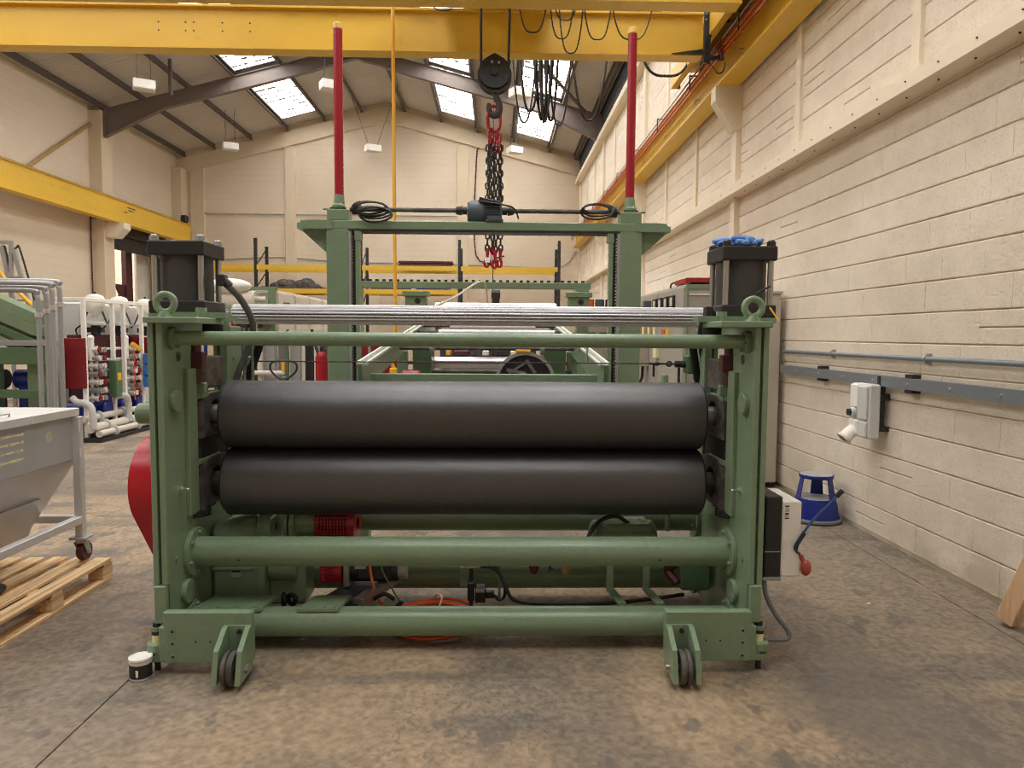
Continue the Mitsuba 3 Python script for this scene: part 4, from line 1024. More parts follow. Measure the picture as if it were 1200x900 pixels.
# ---------------------------------------------------------------- conveyor running away behind the press
CV = thing('conveyor', 'green inclined conveyor frame with chrome rollers behind the press', 'conveyor')
zr = lambda y: 1.388 + 0.082 * (y - 4.2)
for s, x in ((-1, -0.92), (1, 0.757)):
    y0, y1 = 4.95, 10.2
    ra = obj(CV, 'side_rail', G().bar((x, y0, zr(y0) - 0.09), (x, y1, zr(y1) - 0.09), 0.03, 0.17), 'm_green', False)
    obj(ra, 'edge_strip', G().bar((x + s * 0.02, y0, zr(y0)), (x + s * 0.02, y1, zr(y1)), 0.016, 0.018), 'm_white', False)
    obj(ra, 'edge_strip', G().bar((x - s * 0.035, y0, zr(y0) - 0.005), (x - s * 0.035, y1, zr(y1) - 0.005), 0.02, 0.015), 'm_grey_light', False)
    for y in (5.0, 7.2, 9.9):
        obj(CV, 'leg', G().box(x - 0.05, x + 0.05, y - 0.05, y + 0.05, 0, zr(y) - 0.15, 0.005), 'm_green', False)
    for y in (5.6, 6.2):
        obj(CV, 'clip', G().tube([(x - 0.05, y, zr(y) - 0.05), (x - 0.05, y, zr(y) + 0.06), (x - 0.10, y, zr(y) + 0.06)], 0.01, 6), 'm_galv')
obj(CV, 'tie_bar', G().box(-0.92, 0.757, 5.27, 5.33, 1.305, 1.362, 0.004), 'm_green', False)
for y, z, r, x0, x1, m in ((6.9, 1.515, 0.014, -0.58, 0.42, 'm_chrome'), (7.4, 1.36, 0.06, -0.62, 0.42, 'm_chrome'), (7.1, 1.285, 0.022, -0.62, 0.42, 'm_oxide'), (7.9, 1.22, 0.05, -0.66, 0.44, 'm_chrome'), (8.4, 1.675, 0.028, -0.66, 0.68, 'm_film'), (9.2, 1.752, 0.038, -0.58, 0.50, 'm_film')):
    ro = obj(CV, 'idler_roller', G().cyl((x0, y, z), (x1, y, z), r, n=28), m)
    obj(ro, 'journal', G().cyl((-0.91, y, z), (0.75, y, z), 0.018, n=10), 'm_oxide')
for x0, x1 in ((-0.80, -0.62), (0.46, 0.68)):
    obj(CV, 'drive_box', G().box(x0, x1, 7.0, 7.4, 1.18, 1.52, 0.015), 'm_green_dark', False)
for x in (-0.60, 0.44):
    obj(CV, 'pulley', G().ring((x - 0.02, 6.86, 1.515), (x + 0.02, 6.86, 1.515), 0.055, 0.018, 24), 'm_grey')
wh = obj(CV, 'hand_wheel', G().ring((0.27, 6.58, 1.22), (0.27, 6.64, 1.22), 0.275, 0.245, 44), 'm_grey')
obj(wh, 'disc', G().cyl((0.27, 6.60, 1.22), (0.27, 6.63, 1.22), 0.246, n=40), 'm_black')
obj(wh, 'spoke', G().bar((0.27, 6.59, 1.3), (0.10, 6.59, 1.33), 0.02, 0.03).bar((0.12, 6.59, 1.30), (0.28, 6.59, 1.40), 0.02, 0.02).bar((0.28, 6.59, 1.42), (0.36, 6.59, 1.30), 0.02, 0.03).bar((0.27, 6.59, 1.22), (0.27, 6.59, 1.0), 0.02, 0.03), 'm_hose_grey', False)
obj(wh, 'hub', G().cyl((0.25, 6.55, 1.22), (0.25, 6.64, 1.22), 0.085, n=20), 'm_galv')
obj(wh, 'yellow_mark', G().box(0.18, 0.32, 6.57, 6.60, 1.485, 1.515, 0.006), 'm_yellow_plain', False)
for y in (5.6, 6.4, 7.6):
    obj(CV, 'cross_member', G().box(-0.91, 0.75, y - 0.03, y + 0.03, 0.98, 1.06), 'm_black', False)
for i, (x, w_, m) in enumerate(((-0.52, 0.05, 'm_yellow_plain'), (-0.44, 0.16, 'm_maroon'), (-0.26, 0.10, 'm_oxide'), (-0.14, 0.07, 'm_white_dirty'), (-0.04, 0.17, 'm_black'), (0.16, 0.05, 'm_stencil'), (0.24, 0.14, 'm_maroon'))):
    obj(CV, 'fitting', G().box(x, x + w_, 7.6, 7.8, 1.425, 1.49 - 0.01 * (i % 2), 0.01), m, False)
obj(CV, 'air_hose', G().tube(spline([at(512, 358, 9.0), at(535, 347, 9.3), at(556, 333, 9.8), at(566, 330, 10.4), at(570, 340, 11.0), at(572, 372, 11.3)], 6), 0.014, 6), 'm_white_dirty')
obj(CV, 'back_plate', G().box(-0.62, 0.45, 8.1, 8.14, 1.0, 1.52), 'm_cast', False)
# film roll
fr_ = thing('film_roll', 'wide white plastic film roll lying behind the ribbed roller', 'roll')
obj(fr_, 'roll', G().cyl((-0.79, 9.5, 1.965), (0.79, 9.5, 1.965), 0.095, n=40, b=0.01), 'm_film')
obj(fr_, 'core', G().cyl((-0.86, 9.5, 1.965), (0.86, 9.5, 1.965), 0.03, n=14), 'm_card')
obj(fr_, 'cradle', G().box(-0.78, -0.72, 9.4, 9.6, 1.62, 1.90).box(0.72, 0.78, 9.4, 9.6, 1.62, 1.90).box(-0.89, 0.73, 9.42, 9.58, 1.57, 1.62), 'm_green_dark', False)

# second green frame further back
FF = thing('unwind_frame', 'far green frame with a toothed crossbar behind the gantry stand', 'frame')
obj(FF, 'crossbar', G().box(-2.36, 1.55, 11.9, 12.1, 2.40, 2.50, 0.005), 'm_green', False)
g = G()
for i in range(34):
    g.box(-2.3 + i * 0.112, -2.25 + i * 0.112, 11.92, 12.0, 2.50, 2.535)
each(FF, 'tooth', g, 'm_black')
obj(FF, 'crossbar', G().box(-2.2, -1.0, 11.95, 12.1, 1.95, 2.05, 0.005), 'm_green', False)
for x in (-2.28, 1.42):
    obj(FF, 'post', G().box(x - 0.10, x + 0.10, 11.9, 12.1, 0, 2.42, 0.005), 'm_green', False)
for x in (-1.28, 1.35):
    hd = obj(FF, 'head', G().box(x - 0.18, x + 0.16, 11.75, 12.0, 1.95, 2.34, 0.01).box(x - 0.22, x + 0.2, 11.7, 12.0, 2.26, 2.33), 'm_green', False)
    obj(hd, 'hole', G().cyl((x + 0.02, 11.75, 2.18), (x + 0.02, 11.74, 2.18), 0.045, n=16), 'm_black')
    obj(hd, 'chuck', G().sph((x + 0.36 if x < 0 else x - 0.36, 11.8, 2.05), (0.10, 0.06, 0.06), 8), 'm_white_dirty')
obj(FF, 'bin', G().box(1.9, 2.5, 11.8, 12.2, 2.06, 2.12, 0.01), 'm_orange', False) if False else None

# ---------------------------------------------------------------- control cabinets on the right
CB = thing('control_cabinet', 'grey control cabinet with gauges and a red top strip, right of the gantry column', 'cabinet')
obj(CB, 'body', G().box(2.36, 3.05, 9.0, 16.4, 0.08, 2.29, 0.008), 'm_cabinet_grey', False)
obj(CB, 'plinth', G().box(2.40, 3.05, 9.05, 16.4, 0, 0.08), 'm_black', False)
for i in range(5):
    d = obj(CB, 'door', G().box(2.335, 2.362, 9.04 + i * 1.47, 10.47 + i * 1.47, 0.12, 2.26, 0.006), 'm_cabinet_grey', False)
    obj(d, 'handle', G().box(2.31, 2.336, 9.12 + i * 1.47, 9.16 + i * 1.47, 1.05, 1.25, 0.005), 'm_black', False)
obj(CB, 'top_strip', G().box(2.36, 3.05, 8.99, 9.6, 2.31, 2.37, 0.005).box(2.34, 2.40, 8.98, 9.02, 2.29, 2.36), 'm_red', False, label='red strip on the cabinet top')
obj(CB, 'end_band', G().box(2.38, 3.03, 8.985, 9.0, 2.23, 2.285).box(2.36, 2.385, 8.98, 9.0, 0.1, 2.29), 'm_green', False)
obj(CB, 'end_trim', G().box(2.40, 3.03, 8.982, 9.0, 2.155, 2.17), 'm_white', False)
obj(CB, 'lifting_eye', G().tor((2.5, 10.2, 2.34), (0.4, 1, 0), 0.05, 0.012, 20, 6), 'm_black')
for i in range(4):
    ga = obj(CB, 'gauge', G().box(2.30, 2.336, 9.45 + i * 0.34, 9.68 + i * 0.34, 1.98, 2.18, 0.008), 'm_black', False)
    obj(ga, 'dial', G().box(2.297, 2.301, 9.48 + i * 0.34, 9.60 + i * 0.34, 2.04, 2.15), 'm_white_dirty', False)
for i in range(4):
    obj(CB, 'selector', G().cyl((2.336, 10.95 + i * 0.28, 2.06), (2.30, 10.95 + i * 0.28, 2.06), 0.05, n=10), 'm_white_dirty' if i % 2 else 'm_black')
for i in range(8):
    obj(CB, 'terminal_label', G().box(2.325, 2.336, 10.6 + i * 0.2, 10.74 + i * 0.2, 1.62 + 0.02 * (i % 3), 1.82), 'm_card' if i % 2 else 'm_stencil', False)
for y, m in ((9.75, 'm_yellow_plain'), (10.0, 'm_orange')):
    obj(CB, 'warning_tag', G().box(2.325, 2.336, y, y + 0.16, 1.60, 1.74), m, False)
jb = obj(CB, 'junction_box', G().box(2.10, 2.335, 11.0, 11.35, 1.18, 1.56, 0.008), 'm_cabinet', False)
obj(jb, 'gland', G().tube([(2.16, 11.1, 1.18), (2.16, 11.1, 0.85)], 0.04, 8).tube(spline([(2.26, 11.1, 1.18), (2.25, 11.1, 1.0), (2.19, 11.1, 0.88)], 4), 0.022, 6), 'm_black')
obj(CB, 'small_box', G().box(2.28, 2.335, 10.3, 10.5, 1.33, 1.55, 0.006), 'm_stencil', False)
obj(CB, 'small_box', G().box(2.27, 2.335, 9.75, 9.88, 1.0, 1.12, 0.006), 'm_green', False)
ctl = obj(CB, 'pilot_box', G().box(2.0, 2.10, 9.8, 9.9, 1.90, 2.12, 0.01), 'm_motor', False)
obj(ctl, 'stay', G().box(2.04, 2.06, 9.84, 9.86, 0.0, 1.92).box(2.04, 2.3, 9.84, 9.86, 0.6, 0.64), 'm_galv', False)
CA = thing('tall_cabinet', 'plain beige steel cabinet against the block wall behind the right press frame', 'cabinet')
obj(CA, 'body', G().box(2.52, 3.06, 7.75, 8.45, 0.06, 2.12, 0.008), 'm_cabinet', False)
obj(CA, 'plinth', G().box(2.55, 3.06, 7.8, 8.4, 0, 0.06), 'm_black', False)
obj(CA, 'top_lip', G().box(2.50, 3.07, 7.73, 8.47, 2.105, 2.135, 0.004), 'm_cabinet', False)
# low cupboards and drives between the conveyor and the wall
LC = thing('low_cabinet', 'beige low drive cabinet behind the conveyor rail, left of the right gantry column', 'cabinet')
obj(LC, 'body', G().box(1.40, 2.2, 12.6, 13.4, 0.0, 1.85, 0.01), 'm_cabinet', False)
for i in range(3):
    obj(LC, 'vent', G().box(1.36 + i * 0.22, 1.52 + i * 0.22, 12.585, 12.6, 1.55, 1.70, 0.004), 'm_oxide', False)
for i, (x, m, lab) in enumerate(((1.66, 'm_orange', 'orange beacon on the low cabinet behind the gantry'), (1.84, 'm_motor', 'grey fitting beside the orange beacon'), (2.02, 'm_black', 'black roll right of the orange beacon'))):
    solo('beacon' if i == 0 else 'fitting', G().cyl((x, 12.9, 1.85), (x, 12.9, 2.18), 0.05, n=12).cyl((x, 12.9, 2.14), (x, 12.9, 2.28), 0.08, n=14), m, lab, 'beacon' if i == 0 else 'machine part')

# ---------------------------------------------------------------- left middle ground: cabinet row, white machine, clutter
for i in range(5):
    y = 10.0 + i * 0.86
    cb = thing('drive_cabinet', ['beige drive cabinet with a display, nearest in the row behind the ribbed roller', 'beige drive cabinet next behind the one with the display', 'third beige drive cabinet in the row left of the gantry column',
                                 'fourth beige drive cabinet, beside the left gantry column', 'last beige drive cabinet, hidden by the left gantry column'][i], 'cabinet', 'row of drive cabinets')
    obj(cb, 'body', G().box(-3.62, -2.98, y, y + 0.80, 0.0, 2.23, 0.01), 'm_white_dirty', False)
    obj(cb, 'door', G().box(-2.982, -2.965, y + 0.03, y + 0.77, 0.1, 2.2, 0.004), 'm_white_dirty', False)
    obj(cb, 'front', G().box(-3.59, -3.01, y - 0.015, y, 1.4, 2.2, 0.004), 'm_white_dirty', False)
    if i == 0:
        obj(cb, 'display', G().box(-3.0, -2.958, y + 0.25, y + 0.55, 1.95, 2.08), 'm_motor', False)
        obj(cb, 'label', G().box(-3.0, -2.96, y + 0.2, y + 0.5, 1.50, 1.58), 'm_maroon', False)
EX = thing('extruder', 'cream cylinder in a green frame left of the drive cabinets', 'machine')
obj(EX, 'barrel', G().cyl((-3.75, 9.85, 2.08), (-3.22, 9.85, 2.08), 0.135, n=28, b=0.015), 'm_white_dirty')
obj(EX, 'nozzle', G().cyl((-3.22, 9.85, 2.10), (-3.08, 9.85, 2.10), 0.035, n=12), 'm_white_dirty')
obj(EX, 'frame', G().box(-4.05, -2.95, 9.90, 9.95, 2.22, 2.27).box(-4.05, -3.99, 9.90, 9.95, 0, 2.25).box(-3.06, -2.97, 9.86, 9.94, 0, 2.25).box(-4.05, -2.95, 9.65, 9.95, 1.86, 1.90), 'm_green', False)
obj(EX, 'lid', G().sph((-3.55, 9.78, 2.27), (0.3, 0.15, 0.10), 12), 'm_white')
for i in range(6):
    obj(EX, 'manifold', G().box(-4.0 + i * 0.15, -3.9 + i * 0.15, 9.75, 9.9, 1.72, 1.82, 0.01), ('m_orange', 'm_maroon', 'm_oxide')[i % 3], False)
for i in range(8):
    x = -3.95 + i * 0.11
    obj(EX, 'down_pipe', G().cyl((x, 9.6 + 0.1 * (i % 3), 0.0), (x, 9.6 + 0.1 * (i % 3), 1.80), 0.022 if i % 3 else 0.04, n=10), ('m_galv', 'm_blue', 'm_black', 'm_white_dirty')[i % 4])
PM = thing('pipe_stand', 'grey upright panels and pipes seen above the left part of the upper black roller', 'pipework')
for i, (x, w_, m) in enumerate(((-3.20, 0.16, 'm_cast'), (-2.98, 0.14, 'm_grey'), (-2.80, 0.12, 'm_hose_grey'), (-2.64, 0.14, 'm_grey'), (-2.46, 0.10, 'm_black_soft'), (-2.34, 0.05, 'm_grey'), (-2.26, 0.12, 'm_oxide'))):
    obj(PM, 'panel', G().box(x - w_ / 2, x + w_ / 2, 9.62, 9.68, 0.0, 1.62 + 0.03 * (i % 2), 0.004), m, False)
for i, x in enumerate((-3.08, -2.72, -2.40)):
    obj(PM, 'pipe', G().cyl((x, 9.56, 0), (x, 9.56, 1.7), (0.035, 0.018, 0.014)[i], n=12), ('m_white_dirty', 'm_green_dark', 'm_galv')[i])
obj(PM, 'cross_pipe', G().cyl((-3.3, 9.50, 1.13), (-2.75, 9.50, 1.13), 0.03, n=12).cyl((-3.2, 9.50, 1.13), (-3.2, 9.50, 0.0), 0.03, n=12), 'm_white_dirty')
obj(PM, 'cable', G().tube(spline([(-2.35, 9.5, 1.5), (-2.25, 9.45, 1.3), (-2.05, 9.45, 1.12), (-1.9, 9.5, 1.02)], 5), 0.02, 6), 'm_black')
# pallet truck handle
PJ = thing('pallet_truck', 'pallet truck with a black loop handle and yellow grip tag beyond the upper roller', 'pallet truck')
hx, hy = -2.47, 8.5
g = G().tube(spline([(hx - 0.02, hy, 1.10), (hx - 0.13, hy, 1.19), (hx - 0.155, hy, 1.26), (hx - 0.12, hy, 1.315), (hx, hy, 1.325), (hx + 0.12, hy, 1.315), (hx + 0.155, hy, 1.26), (hx + 0.13, hy, 1.19), (hx + 0.02, hy, 1.10)], 5), 0.013, 8)
obj(PJ, 'handle_loop', g, 'm_black')
obj(PJ, 'lever', G().box(hx - 0.018, hx + 0.018, hy - 0.03, hy, 1.20, 1.32, 0.006), 'm_yellow_plain', False)
obj(PJ, 'tiller', G().bar((hx, hy, 1.14), (hx, hy + 0.25, 0.25), 0.045, 0.045), 'm_green_dark', False)
obj(PJ, 'fork', G().box(hx - 0.27, hx - 0.11, hy + 0.3, hy + 1.4, 0.06, 0.11).box(hx + 0.11, hx + 0.27, hy + 0.3, hy + 1.4, 0.06, 0.11).box(hx - 0.22, hx + 0.22, hy + 0.15, hy + 0.35, 0.06, 0.30), 'm_green_dark', False)
obj(PJ, 'wheel', G().cyl((hx - 0.05, hy + 0.25, 0.09), (hx + 0.05, hy + 0.25, 0.09), 0.09, n=18), 'm_black')
for i, (px, py, Y, w, d, z, m, nm, lab, cat) in enumerate(((377, 440, 9.25, 0.12, 0.12, 1.42, 'm_red', 'fire_extinguisher', 'red fire extinguisher by the foot of the left gantry column', 'extinguisher'),
                                                        (436, 440, 10.2, 0.9, 0.5, 1.52, 'm_red_dark', 'red_machine_cover', 'dark red machine cover between the gantry column and the conveyor rail', 'machine cover'))):
    c = at(px, py, Y)
    if nm == 'fire_extinguisher':
        fe = thing(nm, lab, cat)
        obj(fe, 'body', G().lathe([(0, 0), (0.07, 0), (0.075, 0.02), (0.075, 0.42), (0.05, 0.48), (0.025, 0.5), (0, 0.5)], (c[0], Y, 0.92), (0, 0, 1), 20), m)
        obj(fe, 'valve', G().cyl((c[0], Y, 1.42), (c[0], Y, 1.47), 0.02, n=8).bar((c[0], Y, 1.48), (c[0] + 0.12, Y, 1.5), 0.02, 0.015).tube(spline([(c[0] + 0.03, Y, 1.45), (c[0] + 0.13, Y - 0.03, 1.4), (c[0] + 0.11, Y - 0.03, 1.1)], 5), 0.012, 6), 'm_black')
        obj(fe, 'sign', G().box(c[0] - 0.14, c[0] - 0.02, Y + 0.05, Y + 0.055, 1.52, 1.68), 'm_yellow_plain', False)
        obj(fe, 'stand', G().box(c[0] - 0.15, c[0] + 0.15, Y - 0.1, Y + 0.1, 0, 0.92, 0.01).box(c[0] - 0.14, c[0] - 0.11, Y + 0.03, Y + 0.06, 0.9, 1.7), 'm_black', False)
    else:
        rc = thing(nm, lab, cat)
        obj(rc, 'cover', G().box(c[0] - 0.32, c[0] + 0.42, Y, Y + 0.6, 0.05, 1.50, 0.02), m, False)
        obj(rc, 'base', G().box(c[0] - 0.34, c[0] + 0.44, Y - 0.02, Y + 0.62, 0, 0.06), 'm_black', False)
        obj(rc, 'clip', G().tube([(c[0] - 0.1, Y - 0.02, 1.3), (c[0] - 0.02, Y - 0.04, 1.3), (c[0] - 0.02, Y - 0.04, 1.2)], 0.014, 6), 'm_white')
RM = thing('small_motor', 'red round motor below the conveyor rail', 'motor')
obj(RM, 'body', G().cyl((-0.86, 6.62, 1.22), (-0.68, 6.62, 1.22), 0.10, n=24, b=0.02), 'm_red')
obj(RM, 'foot', G().box(-0.84, -0.70, 6.54, 6.70, 0.0, 1.13), 'm_black', False)

# ---------------------------------------------------------------- racking along the end wall
for i, (y0, y1, lab) in enumerate(((25.0, 26.2, 'pallet racking with yellow beams along the gable wall'),)):
    rk = thing('pallet_rack', lab, 'rack')
    for x in (-8.15, -4.6, -1.25, 2.15):
        for y in (y0, y1):
            up = obj(rk, 'upright', G().box(x - 0.05, x + 0.05, y - 0.04, y + 0.04, 0, 4.85 if y == y0 else 4.7), 'm_black', False)
        g = G()
        for k in range(6):
            g.bar((x, y0, 0.3 + 0.72 * k), (x, y1, 0.3 + 0.72 * (k + (1 if k % 2 else 0.9))), 0.03, 0.03)
        obj(rk, 'brace', g, 'm_black', False)
    for z, xs2 in ((3.80, ((-8.1, -4.65), (-4.55, -1.3), (-1.2, 2.1), (-10.2, -8.2))), (3.0, ((-8.1, -4.65), (-4.55, -1.3)))):
        for xa, xb in xs2:
            for y in (y0 - 0.06, y1 - 0.05):
                obj(rk, 'beam', G().box(xa, xb, y, y + 0.05, z, z + 0.16), 'm_yellow', False)
g = G()
for i in range(7):
    g.sph((-7.55 + i * 0.2, 25.5, 3.28 + 0.05 * math.sin(i * 1.7)), (0.28, 0.35, 0.14 + 0.05 * (i % 3)), 8)
solo('tarpaulin', g.box(-8.0, -6.0, 25.1, 26.1, 3.16, 3.24), 'm_oxide', 'dark folded tarpaulin on the lower yellow rack beams', 'tarpaulin')
solo('plank_stack', G().box(-3.35, -1.55, 25.1, 25.9, 3.96, 4.03).box(-3.3, -1.6, 25.15, 25.8, 4.03, 4.08).box(-3.35, -1.5, 25.1, 25.9, 4.08, 4.14), 'm_maroon', 'brown stack of boards on the upper rack beams', 'boards', smooth=False)
solo('blue_box', G().box(-2.75, -1.6, 25.1, 25.9, 3.16, 3.30, 0.02), 'm_blue', 'flat blue box on the lower rack beam', 'box', smooth=False)
solo('brown_box', G().box(-4.3, -3.0, 25.1, 25.9, 3.16, 3.28, 0.02), 'm_oxide', 'flat dark box on the lower rack beam left of the blue box', 'box', smooth=False)
ht = thing('chain_hoist', 'small black chain hoist hanging in front of the racking', 'hoist')
c = at(581, 349, 15.0)
obj(ht, 'body', G().box(c[0] - 0.08, c[0] + 0.08, 14.9, 15.1, c[2] - 0.16, c[2] + 0.12, 0.02).cyl((c[0] - 0.09, 15, c[2] + 0.08), (c[0] + 0.09, 15, c[2] + 0.08), 0.09, n=14), 'm_black')
obj(ht, 'cord', G().tube([(c[0] - 0.06, 15, c[2] + 0.1), (c[0] - 0.06, 15, 5.0), (c[0] - 0.06, 15, roof(c[0]) - 0.2)], 0.01, 5), 'm_black')

# ---------------------------------------------------------------- pump skid on the left
SK = thing('pump_skid', 'pump skid with white pipe frames, white vessels and dark red panels', 'pump unit')
X1 = -6.15
ys = [11.0, 11.81, 12.15, 12.76, 13.17]
for i, y in enumerate(ys):
    obj(SK, 'frame_post', G().box(X1 - 0.03, X1 + 0.03, y - 0.03, y + 0.03, 0.05, 2.16 if i != 1 else 2.12, 0.006), 'm_white', False)
obj(SK, 'top_rail', G().box(X1 - 0.03, X1 + 0.03, 11.0, 13.1, 2.10, 2.16, 0.005), 'm_white', False)
obj(SK, 'top_rail', G().box(-6.55, X1, 10.97, 11.03, 2.10, 2.16, 0.005), 'm_white', False)
obj(SK, 'top_rail', G().box(X1 - 0.4, X1, 11.95, 12.0, 2.10, 2.15, 0.005), 'm_white', False)
obj(SK, 'tank', G().box(-7.3, -6.62, 11.75, 14.5, 0.3, 2.12, 0.03), 'm_grey_light', False)
obj(SK, 'red_panel', G().box(-6.47, -6.10, 10.93, 10.96, 0.80, 1.555, 0.006), 'm_red_dark', False)
obj(SK, 'red_panel', G().box(-6.75, -6.20, 13.2, 13.24, 0.72, 1.56, 0.006), 'm_red_dark', False)
obj(SK, 'back_panel', G().box(-6.58, -6.54, 11.3, 13.5, 0.4, 1.6, 0.006), 'm_maroon', False)
for i, y in enumerate((11.75, 12.5, 13.4, 14.2)):
    z = 1.78
    v = obj(SK, 'vessel', G().lathe([(0, 0.13), (0.07, 0.13), (0.12, 0.20), (0.145, 0.27), (0.145, 0.38), (0.115, 0.44), (0.05, 0.465), (0, 0.465)], (-6.38, y, z), (0, 0, 1), 26), 'm_white')
    obj(v, 'flange', G().cyl((-6.38, y, z - 0.03), (-6.38, y, z + 0.03), 0.17, n=24, b=0.01).cyl((-6.38, y, z + 0.03), (-6.38, y, z + 0.13), 0.05, n=14), 'm_grey_light')
    obj(v, 'valve_body', G().cyl((-6.38, y, z - 0.2), (-6.38, y, z), 0.07, n=12).box(-6.52, -6.26, y - 0.05, y + 0.05, z - 0.14, z - 0.06, 0.01), 'm_black')
    obj(v, 'knob', G().sph((-6.38, y, z + 0.49), 0.02, 6), 'm_black')
    obj(v, 'hose', G().tube(spline([(-6.58, y - 0.06, z - 0.03), (-6.66, y - 0.06, z - 0.1), (-6.62, y - 0.06, z - 0.22), (-6.54, y - 0.06, z - 0.25)], 5), 0.012, 6), 'm_black')
    obj(v, 'strut', G().bar((-6.58, y, z), (-6.46, y, z + 0.28), 0.02, 0.02).bar((-6.2, y, z), (-6.3, y, z + 0.28), 0.02, 0.02), 'm_cast', False)
for y, z0 in ((11.3, 1.55), (12.35, 1.55)):
    obj(SK, 'riser_pipe', G().cyl((-6.22, y, 1.2), (-6.22, y, z0), 0.045, n=14, b=0.01).sph((-6.22, y, z0), 0.05, 8), 'm_white')
for col, y in enumerate((11.3, 11.45, 12.42, 12.55)):
    for k in range(7):
        z = 0.62 + 0.125 * k
        vv = obj(SK, 'valve_stack', G().cyl((-6.30, y, z), (-6.12, y, z), 0.038, n=10).cyl((-6.22, y, z - 0.06), (-6.22, y, z + 0.06), 0.026, n=8), ('m_white_dirty', 'm_galv')[k % 2])
        obj(vv, 'handwheel', G().cyl((-6.12, y + 0.03, z), (-6.095, y + 0.03, z), 0.042, n=12), ('m_red_dark', 'm_galv', 'm_white_dirty')[(k + col) % 3])
obj(SK, 'terminal_box', G().box(-6.12, -6.0, 11.60, 11.78, 0.62, 1.20, 0.01), 'm_green_dark', False)
obj(SK, 'label', G().box(-6.005, -5.995, 11.63, 11.75, 0.88, 1.0), 'm_yellow_plain', False)
for k in range(3):
    obj(SK, 'blue_module', G().box(-6.10, -5.98, 12.68, 12.90, 0.70 + 0.2 * k, 0.88 + 0.2 * k, 0.01), 'm_blue_light', False)
    obj(SK, 'module_lead', G().tube([(-6.0, 12.9, 0.75 + 0.2 * k), (-6.05, 13.15, 0.76 + 0.2 * k)], 0.009, 5), 'm_grey_light')
obj(SK, 'yellow_valve', G().bar((-6.15, 12.40, 1.46), (-6.05, 12.52, 1.34), 0.07, 0.07, 0.01), 'm_yellow_plain', False)
obj(SK, 'copper_pipe', G().tube([(-6.12, 12.42, 0.5), (-6.12, 12.42, 1.4)], 0.013, 6), 'm_orange')
for k in range(5):
    obj(SK, 'cross_pipe', G().cyl((-6.2, 11.5, 0.70 + 0.17 * k), (-6.2, 12.7, 0.70 + 0.17 * k), 0.022, n=8), 'm_grey_light')
for y in (11.15, 11.65, 12.2, 12.7):
    pm = obj(SK, 'pump_motor', G().cyl((-6.5, y, 0.42), (-6.15, y, 0.42), 0.15, n=20, b=0.02), 'm_blue')
    obj(pm, 'stand', G().box(-6.5, -6.2, y - 0.12, y + 0.12, 0.10, 0.32), 'm_black', False)
for k, (x, z, r) in enumerate(((-6.05, 0.20, 0.07), (-5.92, 0.12, 0.05), (-6.15, 0.34, 0.05))):
    pp_ = obj(SK, 'header_pipe', G().cyl((x, 10.9, z), (x, 14.6, z), r, n=16), 'm_white_dirty')
    g = G()
    for y in (11.3, 12.0, 12.9, 13.6):
        g.cyl((x, y, z), (x, y + 0.04, z), r + 0.035, n=16)
    each(pp_, 'pipe_flange', g, 'm_grey_light', 30)
obj(SK, 'bend_pipe', G().tube(spline([(-6.0, 11.95, 0.2), (-6.0, 11.95, 0.5), (-6.0, 11.85, 0.62), (-6.1, 11.72, 0.62)], 6), 0.05, 10), 'm_grey_light')
obj(SK, 'bend_pipe', G().tube(spline([(-6.0, 10.92, 0.2), (-6.03, 10.92, 0.5), (-6.12, 10.92, 0.58), (-6.24, 10.92, 0.6), (-6.32, 10.94, 0.66)], 6), 0.05, 10), 'm_grey_light')
obj(SK, 'base_frame', G().box(-7.3, -5.85, 10.85, 14.6, 0.0, 0.06), 'm_black', False)

# handrail
HR = thing('handrail', 'silver tubular handrail in front of the green platform at the left edge', 'handrail')
for y, z, xe in ((9.4, 2.26, -5.64), (9.5, 2.17, -5.88), (9.75, 2.31, -5.75), (9.85, 2.23, -5.99)):
    p = obj(HR, 'rail', G().tube(spline([(-8.4, y, z), (-7.2, y, z), (xe - 0.12, y, z), (xe - 0.02, y, z - 0.06), (xe, y, z - 0.17), (xe, y, z - 0.6), (xe, y, 1.0), (xe, y, 0.05)], 7), 0.031, 10), 'm_galv')
    obj(p, 'clamp', G().cyl((xe, y, z - 0.34), (xe, y, z - 0.28), 0.045, n=12), 'm_chrome')
    obj(p, 'foot', G().cyl((xe, y, 0), (xe, y, 0.05), 0.06, n=14), 'm_galv')
# green platform machine at the far left
GP = thing('green_platform', 'green platform machine with sloping beams at the left edge', 'machine')
a, b = at(-12, 349, 10.6), at(47, 372, 10.6)
for dz, h, m in ((0.0, 0.16, 'm_green'), (-0.17, 0.15, 'm_green'), (-0.36, 0.10, 'm_green_dark'), (-0.52, 0.10, 'm_green')):
    obj(GP, 'sloping_beam', G().bar((a[0] - 0.6, 10.65, a[2] + 0.26 + dz), (b[0], 10.65, b[2] + dz - 0.03), 0.3, h, 0.006), m, False)
obj(GP, 'deck', G().box(-9.2, -6.40, 10.45, 10.8, 1.44, 1.52, 0.005), 'm_grey', False)
obj(GP, 'deck_beam', G().box(-9.2, -6.38, 10.4, 10.55, 1.18, 1.42, 0.005), 'm_green_dark', False)
obj(GP, 'deck_beam', G().box(-9.2, -6.38, 10.4, 10.5, 0.70, 0.82, 0.005), 'm_green_dark', False)
obj(GP, 'panel', G().box(-6.75, -6.42, 10.6, 10.65, 0.35, 1.42), 'm_green', False)
obj(GP, 'louvre_panel', G().box(-6.78, -6.55, 10.82, 10.85, 1.5, 2.1), 'm_grey', False)
for x in (-7.15, -8.5):
    obj(GP, 'leg', G().box(x - 0.07, x + 0.07, 10.45, 10.6, 0, 1.2), 'm_green_dark', False)
